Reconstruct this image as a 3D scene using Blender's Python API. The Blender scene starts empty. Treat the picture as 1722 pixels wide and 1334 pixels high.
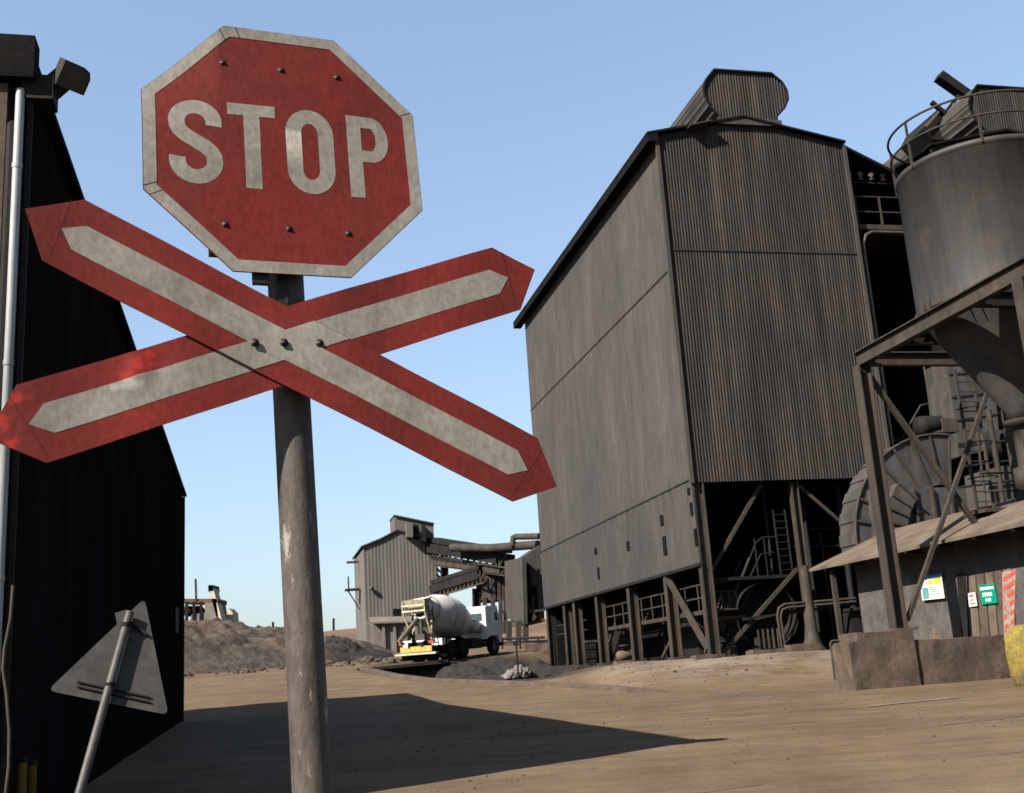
import bpy, math, random
from mathutils import Vector, Matrix
random.seed(7)
V = Vector
R = math.radians
sc = bpy.context.scene
COL = sc.collection

# ------------------------------------------------------------------ camera
F_PX, PITCH, ROLL, YAW = 1900.0, R(13.775), R(3.7665), R(13.36)
EYE = V((0, 0, 1.5))
_R0 = V((1, 0, 0)); CF = V((0, math.cos(PITCH), math.sin(PITCH))); _U0 = V((0, -math.sin(PITCH), math.cos(PITCH)))
CR = math.cos(ROLL) * _R0 - math.sin(ROLL) * _U0
CU = math.sin(ROLL) * _R0 + math.cos(ROLL) * _U0
cam = bpy.data.cameras.new('camera'); camo = bpy.data.objects.new('camera', cam); COL.objects.link(camo)
cam.sensor_width = 36.0; cam.lens = 36.0 * F_PX / 1722.0; cam.clip_start = 0.05; cam.clip_end = 5000
cam.dof.use_dof = True; cam.dof.focus_distance = 6.0; cam.dof.aperture_fstop = 9.0
M = Matrix((CR, CU, -CF)).transposed().to_4x4(); M.translation = EYE
camo.matrix_world = M
sc.camera = camo

# ------------------------------------------------------------------ light
SUN_EL = R(38.5)
SUN_H = V((-0.74, -0.67, 0)).normalized()
SUN = SUN_H * math.cos(SUN_EL) + V((0, 0, math.sin(SUN_EL)))
w = bpy.data.worlds.new('World'); sc.world = w; w.use_nodes = True
nt = w.node_tree
sky = nt.nodes.new('ShaderNodeTexSky'); sky.sky_type = 'NISHITA'; sky.sun_disc = False
sky.sun_elevation = SUN_EL
sky.sun_rotation = math.atan2(SUN_H.x, SUN_H.y)
sky.altitude = 0; sky.air_density = 1.2; sky.dust_density = 1.7; sky.ozone_density = 3.0
bg = nt.nodes['Background']; bg.inputs[1].default_value = 0.091
gm = nt.nodes.new('ShaderNodeGamma'); gm.inputs[1].default_value = .65          # colour grade that flattens the sky's brightness range
wb = nt.nodes.new('ShaderNodeMix'); wb.data_type = 'RGBA'; wb.blend_type = 'MULTIPLY'; wb.inputs[0].default_value = 1; wb.inputs[7].default_value = (.90, .98, 1.08, 1)
nt.links.new(sky.outputs[0], gm.inputs[0]); nt.links.new(gm.outputs[0], wb.inputs[6]); nt.links.new(wb.outputs[2], bg.inputs[0])
sl = bpy.data.lights.new('sun', 'SUN'); sl.energy = 5.0; sl.angle = R(0.53); sl.color = (1.0, 0.93, 0.83)
so = bpy.data.objects.new('sun', sl); COL.objects.link(so)
so.rotation_euler = SUN.to_track_quat('Z', 'Y').to_euler(); so.location = (-20, -20, 40)
sc.view_settings.view_transform = 'Standard'; sc.view_settings.look = 'None'
sc.view_settings.exposure = 1.9; sc.view_settings.gamma = 1.0
sc.cycles.max_bounces = 6

# ------------------------------------------------------------------ measuring helpers
D1 = V((-math.sin(YAW), math.cos(YAW), 0))      # along the plant, away from the viewer
D2 = V((math.cos(YAW), math.sin(YAW), 0))       # across the plant, to the right
UP = V((0, 0, 1))
def ray(u, v): return CF + CR * ((u - 861) / F_PX) - CU * ((v - 667) / F_PX)
def at(u, v, y): r = ray(u, v); return EYE + r * (y / r.y)
def onp(u, v, p, n): r = ray(u, v); return EYE + r * ((p - EYE).dot(n) / r.dot(n))
def onz(u, v, z): r = ray(u, v); return EYE + r * ((z - EYE.z) / r.z)
def lerp(a, b, t): return a + (b - a) * t
def ong(u, v):
    r_ = ray(u, v); t = 4.0
    while t < 150:
        p = EYE + r_ * t
        if p.z <= gz(p.x, p.y): return (p.x, p.y)
        t += .03
    return (p.x, p.y)
def interp(x, xs, ys):
    if x <= xs[0]: return ys[0]
    for i in range(1, len(xs)):
        if x <= xs[i]:
            return lerp(ys[i-1], ys[i], (x - xs[i-1]) / (xs[i] - xs[i-1]))
    return ys[-1]
def smooth(a, b, x):
    t = min(1, max(0, (x - a) / (b - a))); return t * t * (3 - 2 * t)

# ------------------------------------------------------------------ mesh helpers
class MB:
    def __init__(s): s.v = []; s.f = []; s.sm = []
    def add(s, vs, fs, smooth=False):
        o = len(s.v); s.v += [V(p) for p in vs]
        for f in fs: s.f.append(tuple(i + o for i in f)); s.sm.append(smooth)
        return s
    def box(s, c, sx, sy, sz, ax=(1, 0, 0), ay=(0, 1, 0), az=(0, 0, 1)):
        ax, ay, az, c = V(ax), V(ay), V(az), V(c); vs = []
        for k in (-.5, .5):
            for j in (-.5, .5):
                for i in (-.5, .5): vs.append(c + ax * (i * sx) + ay * (j * sy) + az * (k * sz))
        return s.add(vs, [(0, 2, 3, 1), (4, 5, 7, 6), (0, 1, 5, 4), (2, 6, 7, 3), (0, 4, 6, 2), (1, 3, 7, 5)])
    def bar(s, p, q, wd, ht, up=UP):
        p, q = V(p), V(q); d = (q - p); L = d.length; d = d / L
        up = V(up)
        if abs(d.dot(up)) > .98: up = D1
        x = d.cross(up).normalized(); z = x.cross(d).normalized()
        return s.box((p + q) / 2, wd, L, ht, x, d, z)
    def ibeam(s, p, q, fl, web, th, wdir):
        """I-section from p to q: web runs along wdir (web deep), flanges fl wide"""
        p, q = V(p), V(q); d = (q - p).normalized(); wd = V(wdir); wd = (wd - d * wd.dot(d)).normalized(); fd = d.cross(wd).normalized()
        L = (q - p).length; c = (p + q) / 2
        s.box(c, web - 2 * th - .004, th * .8, L, wd, fd, d)
        for k in (-1, 1): s.box(c + wd * (k * (web / 2 - th / 2)), th, fl, L, wd, fd, d)
        return s
    def tube(s, pts, r, n=10, cap=True, r2=None):
        pts = [V(p) for p in pts]; rings = []; prev = None
        for i, p in enumerate(pts):
            if i == 0: d = pts[1] - p
            elif i == len(pts) - 1: d = p - pts[i-1]
            else: d = (pts[i+1] - p).normalized() + (p - pts[i-1]).normalized()
            d.normalize()
            if prev is None:
                a = UP if abs(d.z) < .9 else V((1, 0, 0)); x = d.cross(a).normalized()
            else:
                x = (prev - d * prev.dot(d)).normalized()
            prev = x; y = d.cross(x)
            rr = r if r2 is None else lerp(r, r2, i / (len(pts) - 1))
            rings.append([p + x * (rr * math.cos(2 * math.pi * k / n)) + y * (rr * math.sin(2 * math.pi * k / n)) for k in range(n)])
        vs = [p for g in rings for p in g]; fs = []
        for i in range(len(rings) - 1):
            for k in range(n):
                fs.append((i * n + k, i * n + (k + 1) % n, (i + 1) * n + (k + 1) % n, (i + 1) * n + k))
        s.add(vs, fs, True)
        if cap:
            s.add(rings[0], [tuple(range(n))[::-1]]); s.add(rings[-1], [tuple(range(n))])
        return s
    def lathe(s, c, prof, axis=UP, n=40, smooth=True, a0=0.0, a1=2 * math.pi):
        axis = V(axis).normalized(); a = V((1, 0, 0)) if abs(axis.x) < .8 else V((0, 1, 0))
        x = axis.cross(a).normalized(); y = axis.cross(x); c = V(c); vs = []; full = abs(a1 - a0 - 2 * math.pi) < 1e-6
        m = n if full else n + 1
        for r, h in prof:
            for k in range(m):
                t = a0 + (a1 - a0) * k / n
                vs.append(c + axis * h + x * (r * math.cos(t)) + y * (r * math.sin(t)))
        fs = []
        for i in range(len(prof) - 1):
            for k in range(n if full else n):
                k2 = (k + 1) % m
                fs.append((i * m + k, i * m + k2, (i + 1) * m + k2, (i + 1) * m + k))
        return s.add(vs, fs, smooth)
    def prism(s, poly, vec):
        poly = [V(p) for p in poly]; vec = V(vec); n = len(poly)
        fs = [tuple(range(n))[::-1], tuple(range(n, 2 * n))]
        for i in range(n): fs.append((i, (i + 1) % n, n + (i + 1) % n, n + i))
        return s.add(poly + [p + vec for p in poly], fs)
    def grid(s, rows, smooth=True):
        n = len(rows[0]); vs = [p for r in rows for p in r]; fs = []
        for i in range(len(rows) - 1):
            for k in range(n - 1): fs.append((i * n + k, i * n + k + 1, (i + 1) * n + k + 1, (i + 1) * n + k))
        return s.add(vs, fs, smooth)
    def corrug(s, p0, du, L, zb, zt, nrm, pitch=.25, amp=.03, nz=3):
        """profiled sheet: rounded ribs every pitch; zb and zt give bottom and top at distance u"""
        p0, du, nrm = V(p0), V(du), V(nrm); per = 6; n = int(L / pitch) * per; cols = []
        for i in range(n + 1):
            u = L * i / n; ph = (u / pitch) % 1.0
            o = amp * math.sin(2 * math.pi * ph); o = max(-amp * .85, min(amp * .85, o * 1.25))
            b, t = zb(u), zt(u); p = p0 + du * u + nrm * o
            cols.append([V((p.x, p.y, lerp(b, t, k / nz))) for k in range(nz + 1)])
        return s.grid(cols, False)

def link(name, mb, mat, parent=None):
    me = bpy.data.meshes.new(name); o = bpy.data.objects.new(name, me); COL.objects.link(o)
    off = V((0, 0, 0))
    if parent is not None:
        o.parent = parent; q = parent
        while q is not None: off += q.location; q = q.parent
    me.from_pydata([tuple(p - off) for p in mb.v], [], mb.f)
    me.polygons.foreach_set('use_smooth', mb.sm)
    me.materials.append(mat); me.update()
    return o
def tag(o, label=None, cat=None, group=None, kind=None):
    for k, x in (('label', label), ('category', cat), ('group', group), ('kind', kind)):
        if x: o[k] = x
    return o
def thing(name, loc, label, cat, group=None):
    o = bpy.data.objects.new(name, None); COL.objects.link(o); o.location = V(loc); o.empty_display_size = .2
    return tag(o, label, cat, group)

# ------------------------------------------------------------------ materials
KALB = 0.25        # dims most pigments, so shade goes darker under the raised exposure
def mat(name, c1, c2=None, scale=1.5, streak=1.0, rough=.75, metal=0.0, fine=.35, bump=.15, bscale=25, c3=None, s3=.35, t3=(.55, .75), spec=.09, axis='z', k=KALB):
    """weathered surface: c1 broken by c2 in blotches stretched along one axis, a fine grain, and c3 in large patches"""
    m = bpy.data.materials.new(name); m.use_nodes = True; t = m.node_tree; b = t.nodes['Principled BSDF']
    b.inputs['Roughness'].default_value = rough; b.inputs['Metallic'].default_value = metal
    b.inputs['Specular IOR Level'].default_value = spec
    c2 = c2 or tuple(x * .6 for x in c1)
    c1, c2 = tuple(x * k for x in c1), tuple(x * k for x in c2)
    if c3: c3 = tuple(x * k for x in c3)
    tc = t.nodes.new('ShaderNodeTexCoord'); mp = t.nodes.new('ShaderNodeMapping')
    sc_ = (1, 1, 1 / streak) if axis == 'z' else ((1 / streak, 1, 1) if axis == 'x' else (1, 1 / streak, 1))
    mp.inputs['Scale'].default_value = sc_
    t.links.new(tc.outputs['Object'], mp.inputs[0])
    n1 = t.nodes.new('ShaderNodeTexNoise'); n1.inputs['Scale'].default_value = scale; n1.inputs['Detail'].default_value = 7; n1.inputs['Roughness'].default_value = .65
    t.links.new(mp.outputs[0], n1.inputs[0])
    r1 = t.nodes.new('ShaderNodeValToRGB'); r1.color_ramp.elements[0].position = .36; r1.color_ramp.elements[1].position = .64
    r1.color_ramp.elements[0].color = (*c2, 1); r1.color_ramp.elements[1].color = (*c1, 1)
    t.links.new(n1.outputs[0], r1.inputs[0])
    out = r1.outputs[0]
    if c3:
        n3 = t.nodes.new('ShaderNodeTexNoise'); n3.inputs['Scale'].default_value = s3; n3.inputs['Detail'].default_value = 8; n3.inputs['Roughness'].default_value = .7
        t.links.new(tc.outputs['Object'], n3.inputs[0])
        r3 = t.nodes.new('ShaderNodeMapRange'); r3.inputs[1].default_value = t3[0]; r3.inputs[2].default_value = t3[1]
        t.links.new(n3.outputs[0], r3.inputs[0])
        mx = t.nodes.new('ShaderNodeMix'); mx.data_type = 'RGBA'; mx.inputs[7].default_value = (*c3, 1)
        t.links.new(r3.outputs[0], mx.inputs[0]); t.links.new(out, mx.inputs[6]); out = mx.outputs[2]
    n2 = t.nodes.new('ShaderNodeTexNoise'); n2.inputs['Scale'].default_value = bscale; n2.inputs['Detail'].default_value = 6; n2.inputs['Roughness'].default_value = .7
    t.links.new(mp.outputs[0], n2.inputs[0])
    mr = t.nodes.new('ShaderNodeMapRange'); mr.inputs[1].default_value = .3; mr.inputs[2].default_value = .7
    mr.inputs[3].default_value = 1 - fine; mr.inputs[4].default_value = 1 + fine
    t.links.new(n2.outputs[0], mr.inputs[0])
    mm = t.nodes.new('ShaderNodeMix'); mm.data_type = 'RGBA'; mm.blend_type = 'MULTIPLY'; mm.inputs[0].default_value = 1
    t.links.new(out, mm.inputs[6]); t.links.new(mr.outputs[0], mm.inputs[7])
    t.links.new(mm.outputs[2], b.inputs['Base Color'])
    if bump:
        bp = t.nodes.new('ShaderNodeBump'); bp.inputs['Strength'].default_value = bump; bp.inputs['Distance'].default_value = .02
        t.links.new(n2.outputs[0], bp.inputs['Height']); t.links.new(bp.outputs[0], b.inputs['Normal'])
    return m

M_red = mat('sign_red', (.38, .046, .036), (.225, .042, .035), 1.6, 2.0, .6, spec=.06, fine=.24, bump=.03, bscale=55, c3=(.16, .036, .033), s3=3.2, t3=(.5, .8))
M_white = mat('sign_white', (.57, .525, .455), (.43, .392, .338), 9, 1.5, .6, spec=.06, fine=.25, bump=.03, bscale=60, c3=(.3, .27, .235), s3=5, t3=(.52, .8))
M_signback = mat('sign_back_metal', (.155, .143, .133), (.095, .088, .082), 6, 1, .5, .3, fine=.1, bump=.03)
M_sunred = mat('sunpatch_red', (.75, .07, .04), (.55, .05, .035), 25, 1, .5, fine=.15, bump=.05)  # bright red for the painted sun patch
M_pole = mat('pole_paint', (.205, .172, .15), (.105, .085, .074), 6, 3.0, .55, .0, spec=.12, fine=.3, bump=.25, bscale=40, c3=(.29, .22, .10), s3=2.6, t3=(.62, .7))
M_seam = mat('seam_dark_red', (.13, .03, .028), None, 30)
M_bolt = mat('bolt_steel', (.10, .085, .075), None, 30, 1, .5, .5)
M_clad = mat('dusty_cladding', (.178, .159, .147), (.125, .111, .102), .7, 7, .75, .05, fine=.2, bump=.0, bscale=5, c3=(.112, .106, .104), s3=.13, t3=(.42, .66), spec=.05)
M_cladbrown = mat('rusted_cladding', (.120, .100, .086), (.056, .049, .045), 1.5, 22, .75, .0, fine=.35, bump=.0, bscale=4, spec=.04, c3=(.062, .060, .060), s3=.22, t3=(.42, .66))
M_tower = mat('tower_cladding', (.29, .268, .245), (.21, .196, .182), 1.2, 8, .8, fine=.15, bump=0)
M_lap = mat('lap_dark', (.085, .075, .068), None, 2, 3)  # darker strip colour for the sheet laps
M_roof = mat('roof_dark', (.03, .027, .026), (.018, .017, .017), 1, 1, .9, spec=.02)
M_black = mat('shade_black', (.034, .032, .033), (.018, .0175, .019), 1, 3, .95, fine=.3, bump=0, spec=0)  # near black; shade of openings and undersides is put into the colour
M_steel = mat('dusty_steel', (.135, .108, .087), (.075, .063, .055), 1.6, 3, .7, .1, fine=.25, bump=.1, c3=(.2, .158, .122), s3=.8)
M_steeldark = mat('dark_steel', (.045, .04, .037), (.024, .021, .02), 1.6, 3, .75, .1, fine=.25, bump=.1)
M_tank = mat('tank_steel', (.085, .079, .077), (.055, .053, .055), 1.3, 9, .6, .0, fine=.22, bump=.05, bscale=8, c3=(.13, .095, .068), s3=.7, t3=(.5, .72), spec=.2)
M_conc = mat('stained_concrete', (.235, .175, .135), (.15, .11, .085), 1.6, 1.6, .9, fine=.3, bump=.5, bscale=14, c3=(.12, .092, .075), s3=.9, t3=(.5, .75))
M_hutwall = mat('hut_wall', (.22, .20, .19), (.13, .12, .115), 2.2, 1.4, .85, fine=.25, bump=.4, bscale=14, c3=(.30, .215, .155), s3=.9, t3=(.55, .68))
M_hutroof = mat('dust_roof', (.32, .25, .19), (.20, .152, .118), 1.2, 1, .9, fine=.15, bump=.2, bscale=10)
M_galv = mat('galvanised', (.205, .19, .182), (.115, .106, .10), 1.8, 3, .55, .3, fine=.2, bump=.05, c3=(.28, .21, .155), s3=1.2)
M_pipewhite = mat('pipe_white', (.50, .51, .52), (.28, .285, .295), 2, 6, .4, .1, fine=.08, bump=0, k=.48)
M_yellow = mat('worn_yellow', (.50, .37, .08), (.33, .245, .075), 4, 1, .7, fine=.25, bump=.4, bscale=16, c3=(.26, .21, .17), s3=1.3, t3=(.56, .62))
M_yelpost = mat('post_yellow', (.36, .24, .03), (.2, .13, .025), 4, 1, .6)
M_mound = mat('spoil_heap', (.165, .135, .115), (.08, .067, .06), .8, 1, .95, fine=.6, bump=1, bscale=3.5, c3=(.24, .165, .115), s3=.2, t3=(.5, .7))
M_slag = mat('slag', (.085, .075, .068), (.045, .04, .038), 1.2, 1, .95, fine=.45, bump=.8, bscale=6)
M_bank = mat('red_earth', (.33, .215, .145), (.22, .15, .105), .15, 1, .95, fine=.35, bump=.6, bscale=1.2, c3=(.17, .13, .105), s3=.08)
M_dust = mat('cement_dust', (.42, .37, .33), (.30, .26, .235), 1.5, 2, .9, fine=.15)
M_rock = mat('pale_rubble', (.38, .36, .34), (.22, .2, .185), 3, 1, .9, fine=.3, bump=.7, bscale=12)
M_truckw = mat('truck_white', (.80, .79, .76), (.62, .6, .56), 2, 2, .4, fine=.1, bump=0, k=.48)
M_drum = mat('mixer_drum', (.74, .72, .71), (.55, .53, .51), 1.8, 1, .5, fine=.12, bump=0, k=.48)
M_cream = mat('mixer_cream', (.62, .56, .42), (.36, .31, .22), 4, 1, .6, fine=.25, k=.48)
M_tyre = mat('tyre', (.03, .028, .027), None, 8, 1, .9)
M_glass = mat('cab_glass', (.12, .2, .21), (.08, .14, .15), 2, 1, .08, fine=.05, bump=0, spec=.6)
M_amber = mat('bumper_yellow', (.72, .42, .06), (.5, .29, .05), 12, 1, .5, fine=.15, bump=0, k=.48)
M_green = mat('sign_green', (.0, .27, .17), (.0, .21, .13), 4, 1, .5, fine=.06, bump=0, k=.48)
M_paper = mat('sign_paper', (.78, .78, .74), (.66, .66, .62), 6, 1, .5, fine=.05, bump=0, k=.48)
M_blue = mat('sign_blue', (.10, .24, .5), None, 6, 1, .5, fine=.05, bump=0, k=.48)
M_lime = mat('sign_lime', (.62, .72, .05), (.5, .62, .05), 6, 1, .5, fine=.05, bump=0, k=.48)
M_teal = mat('sign_teal', (.12, .36, .34), None, 6, 1, .5, fine=.05, bump=0, k=.48)
M_rednote = mat('note_red', (.5, .07, .045), (.36, .06, .04), 6, 1, .5, fine=.05, bump=0, k=.48)
M_line = mat('worn_line_paint', (.55, .5, .43), (.36, .29, .23), 6, 1, .8, fine=.3, bump=.1)
M_groove = mat('groove_dirt', (.17, .135, .11), (.10, .08, .065), 3, 1, .95)
M_lamp = mat('lamp_glass', (.16, .16, .13), (.11, .11, .09), 5, 1, .3, fine=.05, bump=0)

def ground_material():
    m = bpy.data.materials.new('dusty_concrete_yard'); m.use_nodes = True; t = m.node_tree; b = t.nodes['Principled BSDF']
    b.inputs['Roughness'].default_value = .9; b.inputs['Specular IOR Level'].default_value = .03
    tc = t.nodes.new('ShaderNodeTexCoord')
    def noise(scale, mapscale=(1, 1, 1), rot=0, detail=8, rough=.65):
        mp = t.nodes.new('ShaderNodeMapping'); mp.inputs['Scale'].default_value = mapscale; mp.inputs['Rotation'].default_value = (0, 0, rot)
        t.links.new(tc.outputs['Object'], mp.inputs[0])
        n = t.nodes.new('ShaderNodeTexNoise'); n.inputs['Scale'].default_value = scale; n.inputs['Detail'].default_value = detail; n.inputs['Roughness'].default_value = rough
        t.links.new(mp.outputs[0], n.inputs[0]); return n.outputs[0]
    def ramp(x, a, b_, c1, c2):
        r = t.nodes.new('ShaderNodeValToRGB'); e = r.color_ramp.elements; e[0].position = a; e[1].position = b_; e[0].color = (*c1, 1); e[1].color = (*c2, 1)
        t.links.new(x, r.inputs[0]); return r.outputs[0]
    def mixc(fac, a, b_, mode='MIX'):
        mx = t.nodes.new('ShaderNodeMix'); mx.data_type = 'RGBA'; mx.blend_type = mode
        if isinstance(fac, float): mx.inputs[0].default_value = fac
        else: t.links.new(fac, mx.inputs[0])
        for i, s in ((6, a), (7, b_)):
            if isinstance(s, tuple): mx.inputs[i].default_value = (*s, 1)
            else: t.links.new(s, mx.inputs[i])
        return mx.outputs[2]
    base = ramp(noise(.35), .35, .68, (.225, .158, .103), (.31, .225, .15))
    streak = ramp(noise(1.0, (.22, 2.2, 1), R(-14)), .4, .62, (.72, .70, .68), (1.08, 1.06, 1.04))
    base = mixc(.5, base, streak, 'MULTIPLY')
    blot = ramp(noise(1.3, (1, 1, 1), 0, 10, .7), .38, .66, (.80, .78, .76), (1.12, 1.12, 1.12))
    base = mixc(.8, base, blot, 'MULTIPLY')
    tyre = ramp(noise(2.4, (.10, 1.6, 1), R(-24), 6), .55, .70, (1, 1, 1), (.80, .79, .79))
    base = mixc(.7, base, tyre, 'MULTIPLY')
    speck = ramp(noise(60, detail=2), .66, .74, (1, 1, 1), (.45, .43, .42))
    base = mixc(.8, base, speck, 'MULTIPLY')
    red = ramp(noise(.22, (.5, 1.4, 1), R(-10)), .56, .72, (0, 0, 0), (.55, .55, .55))
    base = mixc(red, base, (.36, .225, .135))
    grime = ramp(noise(.5, (.6, 1.3, 1)), .6, .78, (0, 0, 0), (.8, .8, .8))
    base = mixc(grime, base, (.15, .118, .09))
    grain = ramp(noise(22, detail=4), .25, .75, (.82, .82, .82), (1.15, 1.15, 1.15))
    base = mixc(1.0, base, grain, 'MULTIPLY')
    # pale cement dust on the apron by the plant
    sx = t.nodes.new('ShaderNodeSeparateXYZ'); t.links.new(tc.outputs['Object'], sx.inputs[0])
    def rng(x, a, b_):
        r = t.nodes.new('ShaderNodeMapRange'); r.inputs[1].default_value = a; r.inputs[2].default_value = b_; t.links.new(x, r.inputs[0]); return r.outputs[0]
    def mul(a, b_):
        q = t.nodes.new('ShaderNodeMath'); q.operation = 'MULTIPLY'; t.links.new(a, q.inputs[0]); t.links.new(b_, q.inputs[1]); return q.outputs[0]
    dust = mul(mul(rng(sx.outputs[1], 35, 40), rng(sx.outputs[0], 2, 4)), rng(noise(.45), .38, .62))
    base = mixc(dust, base, (.40, .335, .275))
    # dark slag spill in the sunk yard and beyond
    ma = t.nodes.new('ShaderNodeMath'); ma.operation = 'MULTIPLY_ADD'; ma.inputs[1].default_value = 1.75
    t.links.new(sx.outputs[0], ma.inputs[0]); t.links.new(sx.outputs[1], ma.inputs[2])
    sl_ = mul(mul(mul(rng(ma.outputs[0], 42.5, 44.5), rng(sx.outputs[1], 42.5, 44.5)), rng(sx.outputs[0], 4.5, 1.0)), mul(rng(sx.outputs[0], -9.2, -8.2), rng(sx.outputs[1], 68, 64)))
    base = mixc(sl_, base, mixc(rng(noise(2.2), .3, .7), (.05, .043, .038), (.11, .09, .075)))
    mp = t.nodes.new('ShaderNodeMapping'); mp.vector_type = 'TEXTURE'; mp.inputs['Location'].default_value = (5.6, 28.6, .6); mp.inputs['Scale'].default_value = (2.4, 1.1, 5); mp.inputs['Rotation'].default_value = (0, 0, R(14))
    t.links.new(tc.outputs['Object'], mp.inputs[0]); ln = t.nodes.new('ShaderNodeVectorMath'); ln.operation = 'LENGTH'; t.links.new(mp.outputs[0], ln.inputs[0])
    base = mixc(mul(rng(ln.outputs['Value'], 1.0, .5), rng(noise(2.5, (.5, 2, 1)), .42, .6)), base, (.12, .115, .115))
    far = rng(sx.outputs[1], 70, 95)
    base = mixc(far, base, mixc(rng(noise(.12), .35, .6), (.34, .205, .135), (.21, .15, .11)))
    base = mixc(1.0, base, (KALB * 1.22, KALB * 1.245, KALB * 1.25), 'MULTIPLY')
    t.links.new(base, b.inputs['Base Color'])
    bp = t.nodes.new('ShaderNodeBump'); bp.inputs['Strength'].default_value = .35; bp.inputs['Distance'].default_value = .03
    t.links.new(noise(9), bp.inputs['Height']); t.links.new(bp.outputs[0], b.inputs['Normal'])
    return m
M_ground = ground_material()

# ------------------------------------------------------------------ ground
PY = [-40, 4, 12, 20, 36, 48, 62, 70, 100, 150, 180, 200, 330, 420]
PZ = [0, .06, .36, .50, .74, 1.46, 2.35, 2.78, 4.1, 5.9, 6.5, 10.8, 15.0, 16]
KX = [-8.6, -6, -4, -.25, 1.8, 3.2, 4.1]          # kerb line, x and y
KY = [60, 52, 47.3, 42, 38.5, 36, 33.2]
EX = [-9, -5.3, -.75, 1.2, 4, 30]                 # edge of the upper road
EY = [60.5, 63, 66, 70, 74, 84]
def profile(y): return interp(y, PY, PZ)
def gz(x, y):
    p = profile(y)
    if x > -8.8 and y > 30:
        yk = interp(x, KX, KY) if x < 4.1 else 33.2
        ye = interp(x, EX, EY)
        low = interp(y, [33, 42.5], [profile(yk) - .02, 1.62]) if x > 0 else interp(x, [-8.8, -5, 0], [1.75, 1.25, 1.2])
        if 0 < x < 4: low = lerp(1.2, low, smooth(0, 4, x))
        k_in = smooth(0, .5 if x < 1.5 else 5, y - yk)
        wid = interp(x, [-9, -5.4, -4.2, 0, 4], [.5, .5, 3.5, 4.5, 6])
        k_out = smooth(-wid, 0, y - ye)
        k = k_in * (1 - k_out)
        if y < 30: k = 0
        p = lerp(p, low, k)
    return p
def nz(x, y, s):
    from mathutils import noise
    return noise.noise((x * s, y * s, 3.3))
def axis(fine0, fine1, st, lo, hi, gr=1.25):
    a = []; x = fine0
    while x <= fine1: a.append(x); x += st
    s = st; x = a[-1]
    while x < hi: s *= gr; x += s; a.append(x)
    s = st; x = a[0]
    while x > lo: s *= gr; x -= s; a.insert(0, x)
    return a
xs = axis(-14, 14, .4, -900, 900); ys = axis(2, 74, .4, -40, 2500)
rows = []
for y in ys:
    amp = .012 + .03 * smooth(36, 44, y) + .15 * smooth(72, 100, y) + .9 * smooth(150, 190, y)
    rows.append([V((x, y, gz(x, y) + amp * (nz(x, y, .6 if y < 100 else .06) + .4 * nz(x, y, 1.7 if y < 100 else .2)))) for x in xs])
tag(link('ground', MB().grid(rows, True), M_ground), kind='structure')

# kerb round the sunk yard
mb = MB(); kp = []
for i in range(len(KX) - 1):
    for k in range(8):
        x = lerp(KX[i], KX[i+1], k / 8); kp.append((x, interp(x, KX, KY)))
kp.append((KX[-1], KY[-1]))
sec = []
for i, (x, y) in enumerate(kp):
    z = profile(y); d = V((kp[min(i+1, len(kp)-1)][0] - kp[max(i-1, 0)][0], kp[min(i+1, len(kp)-1)][1] - kp[max(i-1, 0)][1], 0)).normalized()
    n = V((d.y, -d.x, 0)); n = -n if n.y < 0 else n
    h = .13 * min(1, (len(kp) - 1 - i) / 10)
    c = V((x, y, z))
    sec.append([c - n * .22 + UP * -.1, c - n * .2 + UP * h * .8, c - n * .15 + UP * h, c + n * .12 + UP * h, c + n * .14 + UP * -.7])
mb.grid(sec, False)
tag(link('kerb', mb, M_conc), kind='structure')

# slab edge of the upper road over the sunk yard (overhangs a black void)
mb = MB(); poly = []
for x in [-8.9, -8, -7, -6, -5.2, -4.4]:
    y = interp(x, EX, EY); poly.append((x, y))
top = [V((x, y - .9, profile(y) + .02)) for x, y in poly]; bk = [V((x, y + 1.5, profile(y + 1.5) + .02)) for x, y in poly]
mb.grid([top, bk], False); mb.grid([[p - UP * .16 for p in top], top], False); mb.grid([[p - UP * .16 for p in bk], [p - UP * .16 for p in top]], False)
tag(link('road_slab', mb, M_conc), kind='structure')

# white marking, sunken rails
def broken(pts, wd, keep, seed):
    rnd = random.Random(seed); mb = MB()
    for a, b in zip(pts[:-1], pts[1:]):
        a, b = V(a), V(b); L = (b - a).length; t = 0
        while t < L - .3:
            q = min(L, t + rnd.uniform(.5, 2.2))
            if rnd.random() < keep:
                m = strip([tuple(lerp(a, b, t / L) + V((rnd.uniform(-.02, .02), rnd.uniform(-.02, .02)))), tuple(lerp(a, b, q / L) + V((rnd.uniform(-.02, .02), rnd.uniform(-.02, .02))))], wd * rnd.uniform(.5, 1.2), .016); mb.add(m.v, m.f)
            t = q
    return mb
def strip(pts, wd, zoff=.02):
    rows = []
    P = []
    for a, b in zip(pts[:-1], pts[1:]):
        n = max(2, int((V(b) - V(a)).length / .4))
        P += [lerp(V(a), V(b), k / n) for k in range(n)]
    P.append(V(pts[-1])); l = []; r = []
    for i, p in enumerate(P):
        d = (P[min(i+1, len(P)-1)] - P[max(i-1, 0)]).normalized(); n = V((-d.y, d.x))
        for q, s in ((l, 1), (r, -1)):
            c = p + n * (s * wd / 2); q.append(V((c.x, c.y, gz(c.x, c.y) + zoff)))
    return MB().grid([l, r], False)
tag(link('road_marking', strip([ong(1462, 1189), ong(1616, 1174)], .15, .02), M_line), kind='structure')
def through(a, b, k0, k1):
    a, b = V(a), V(b); d = b - a; return [tuple(a - d * k0), tuple(a), tuple(b), tuple(b + d * k1)]
ra = through(ong(1062, 1287), ong(1722, 1204), .3, 3)
rb = through(ong(1290, 1321), ong(1722, 1264), .5, 5)
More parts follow.
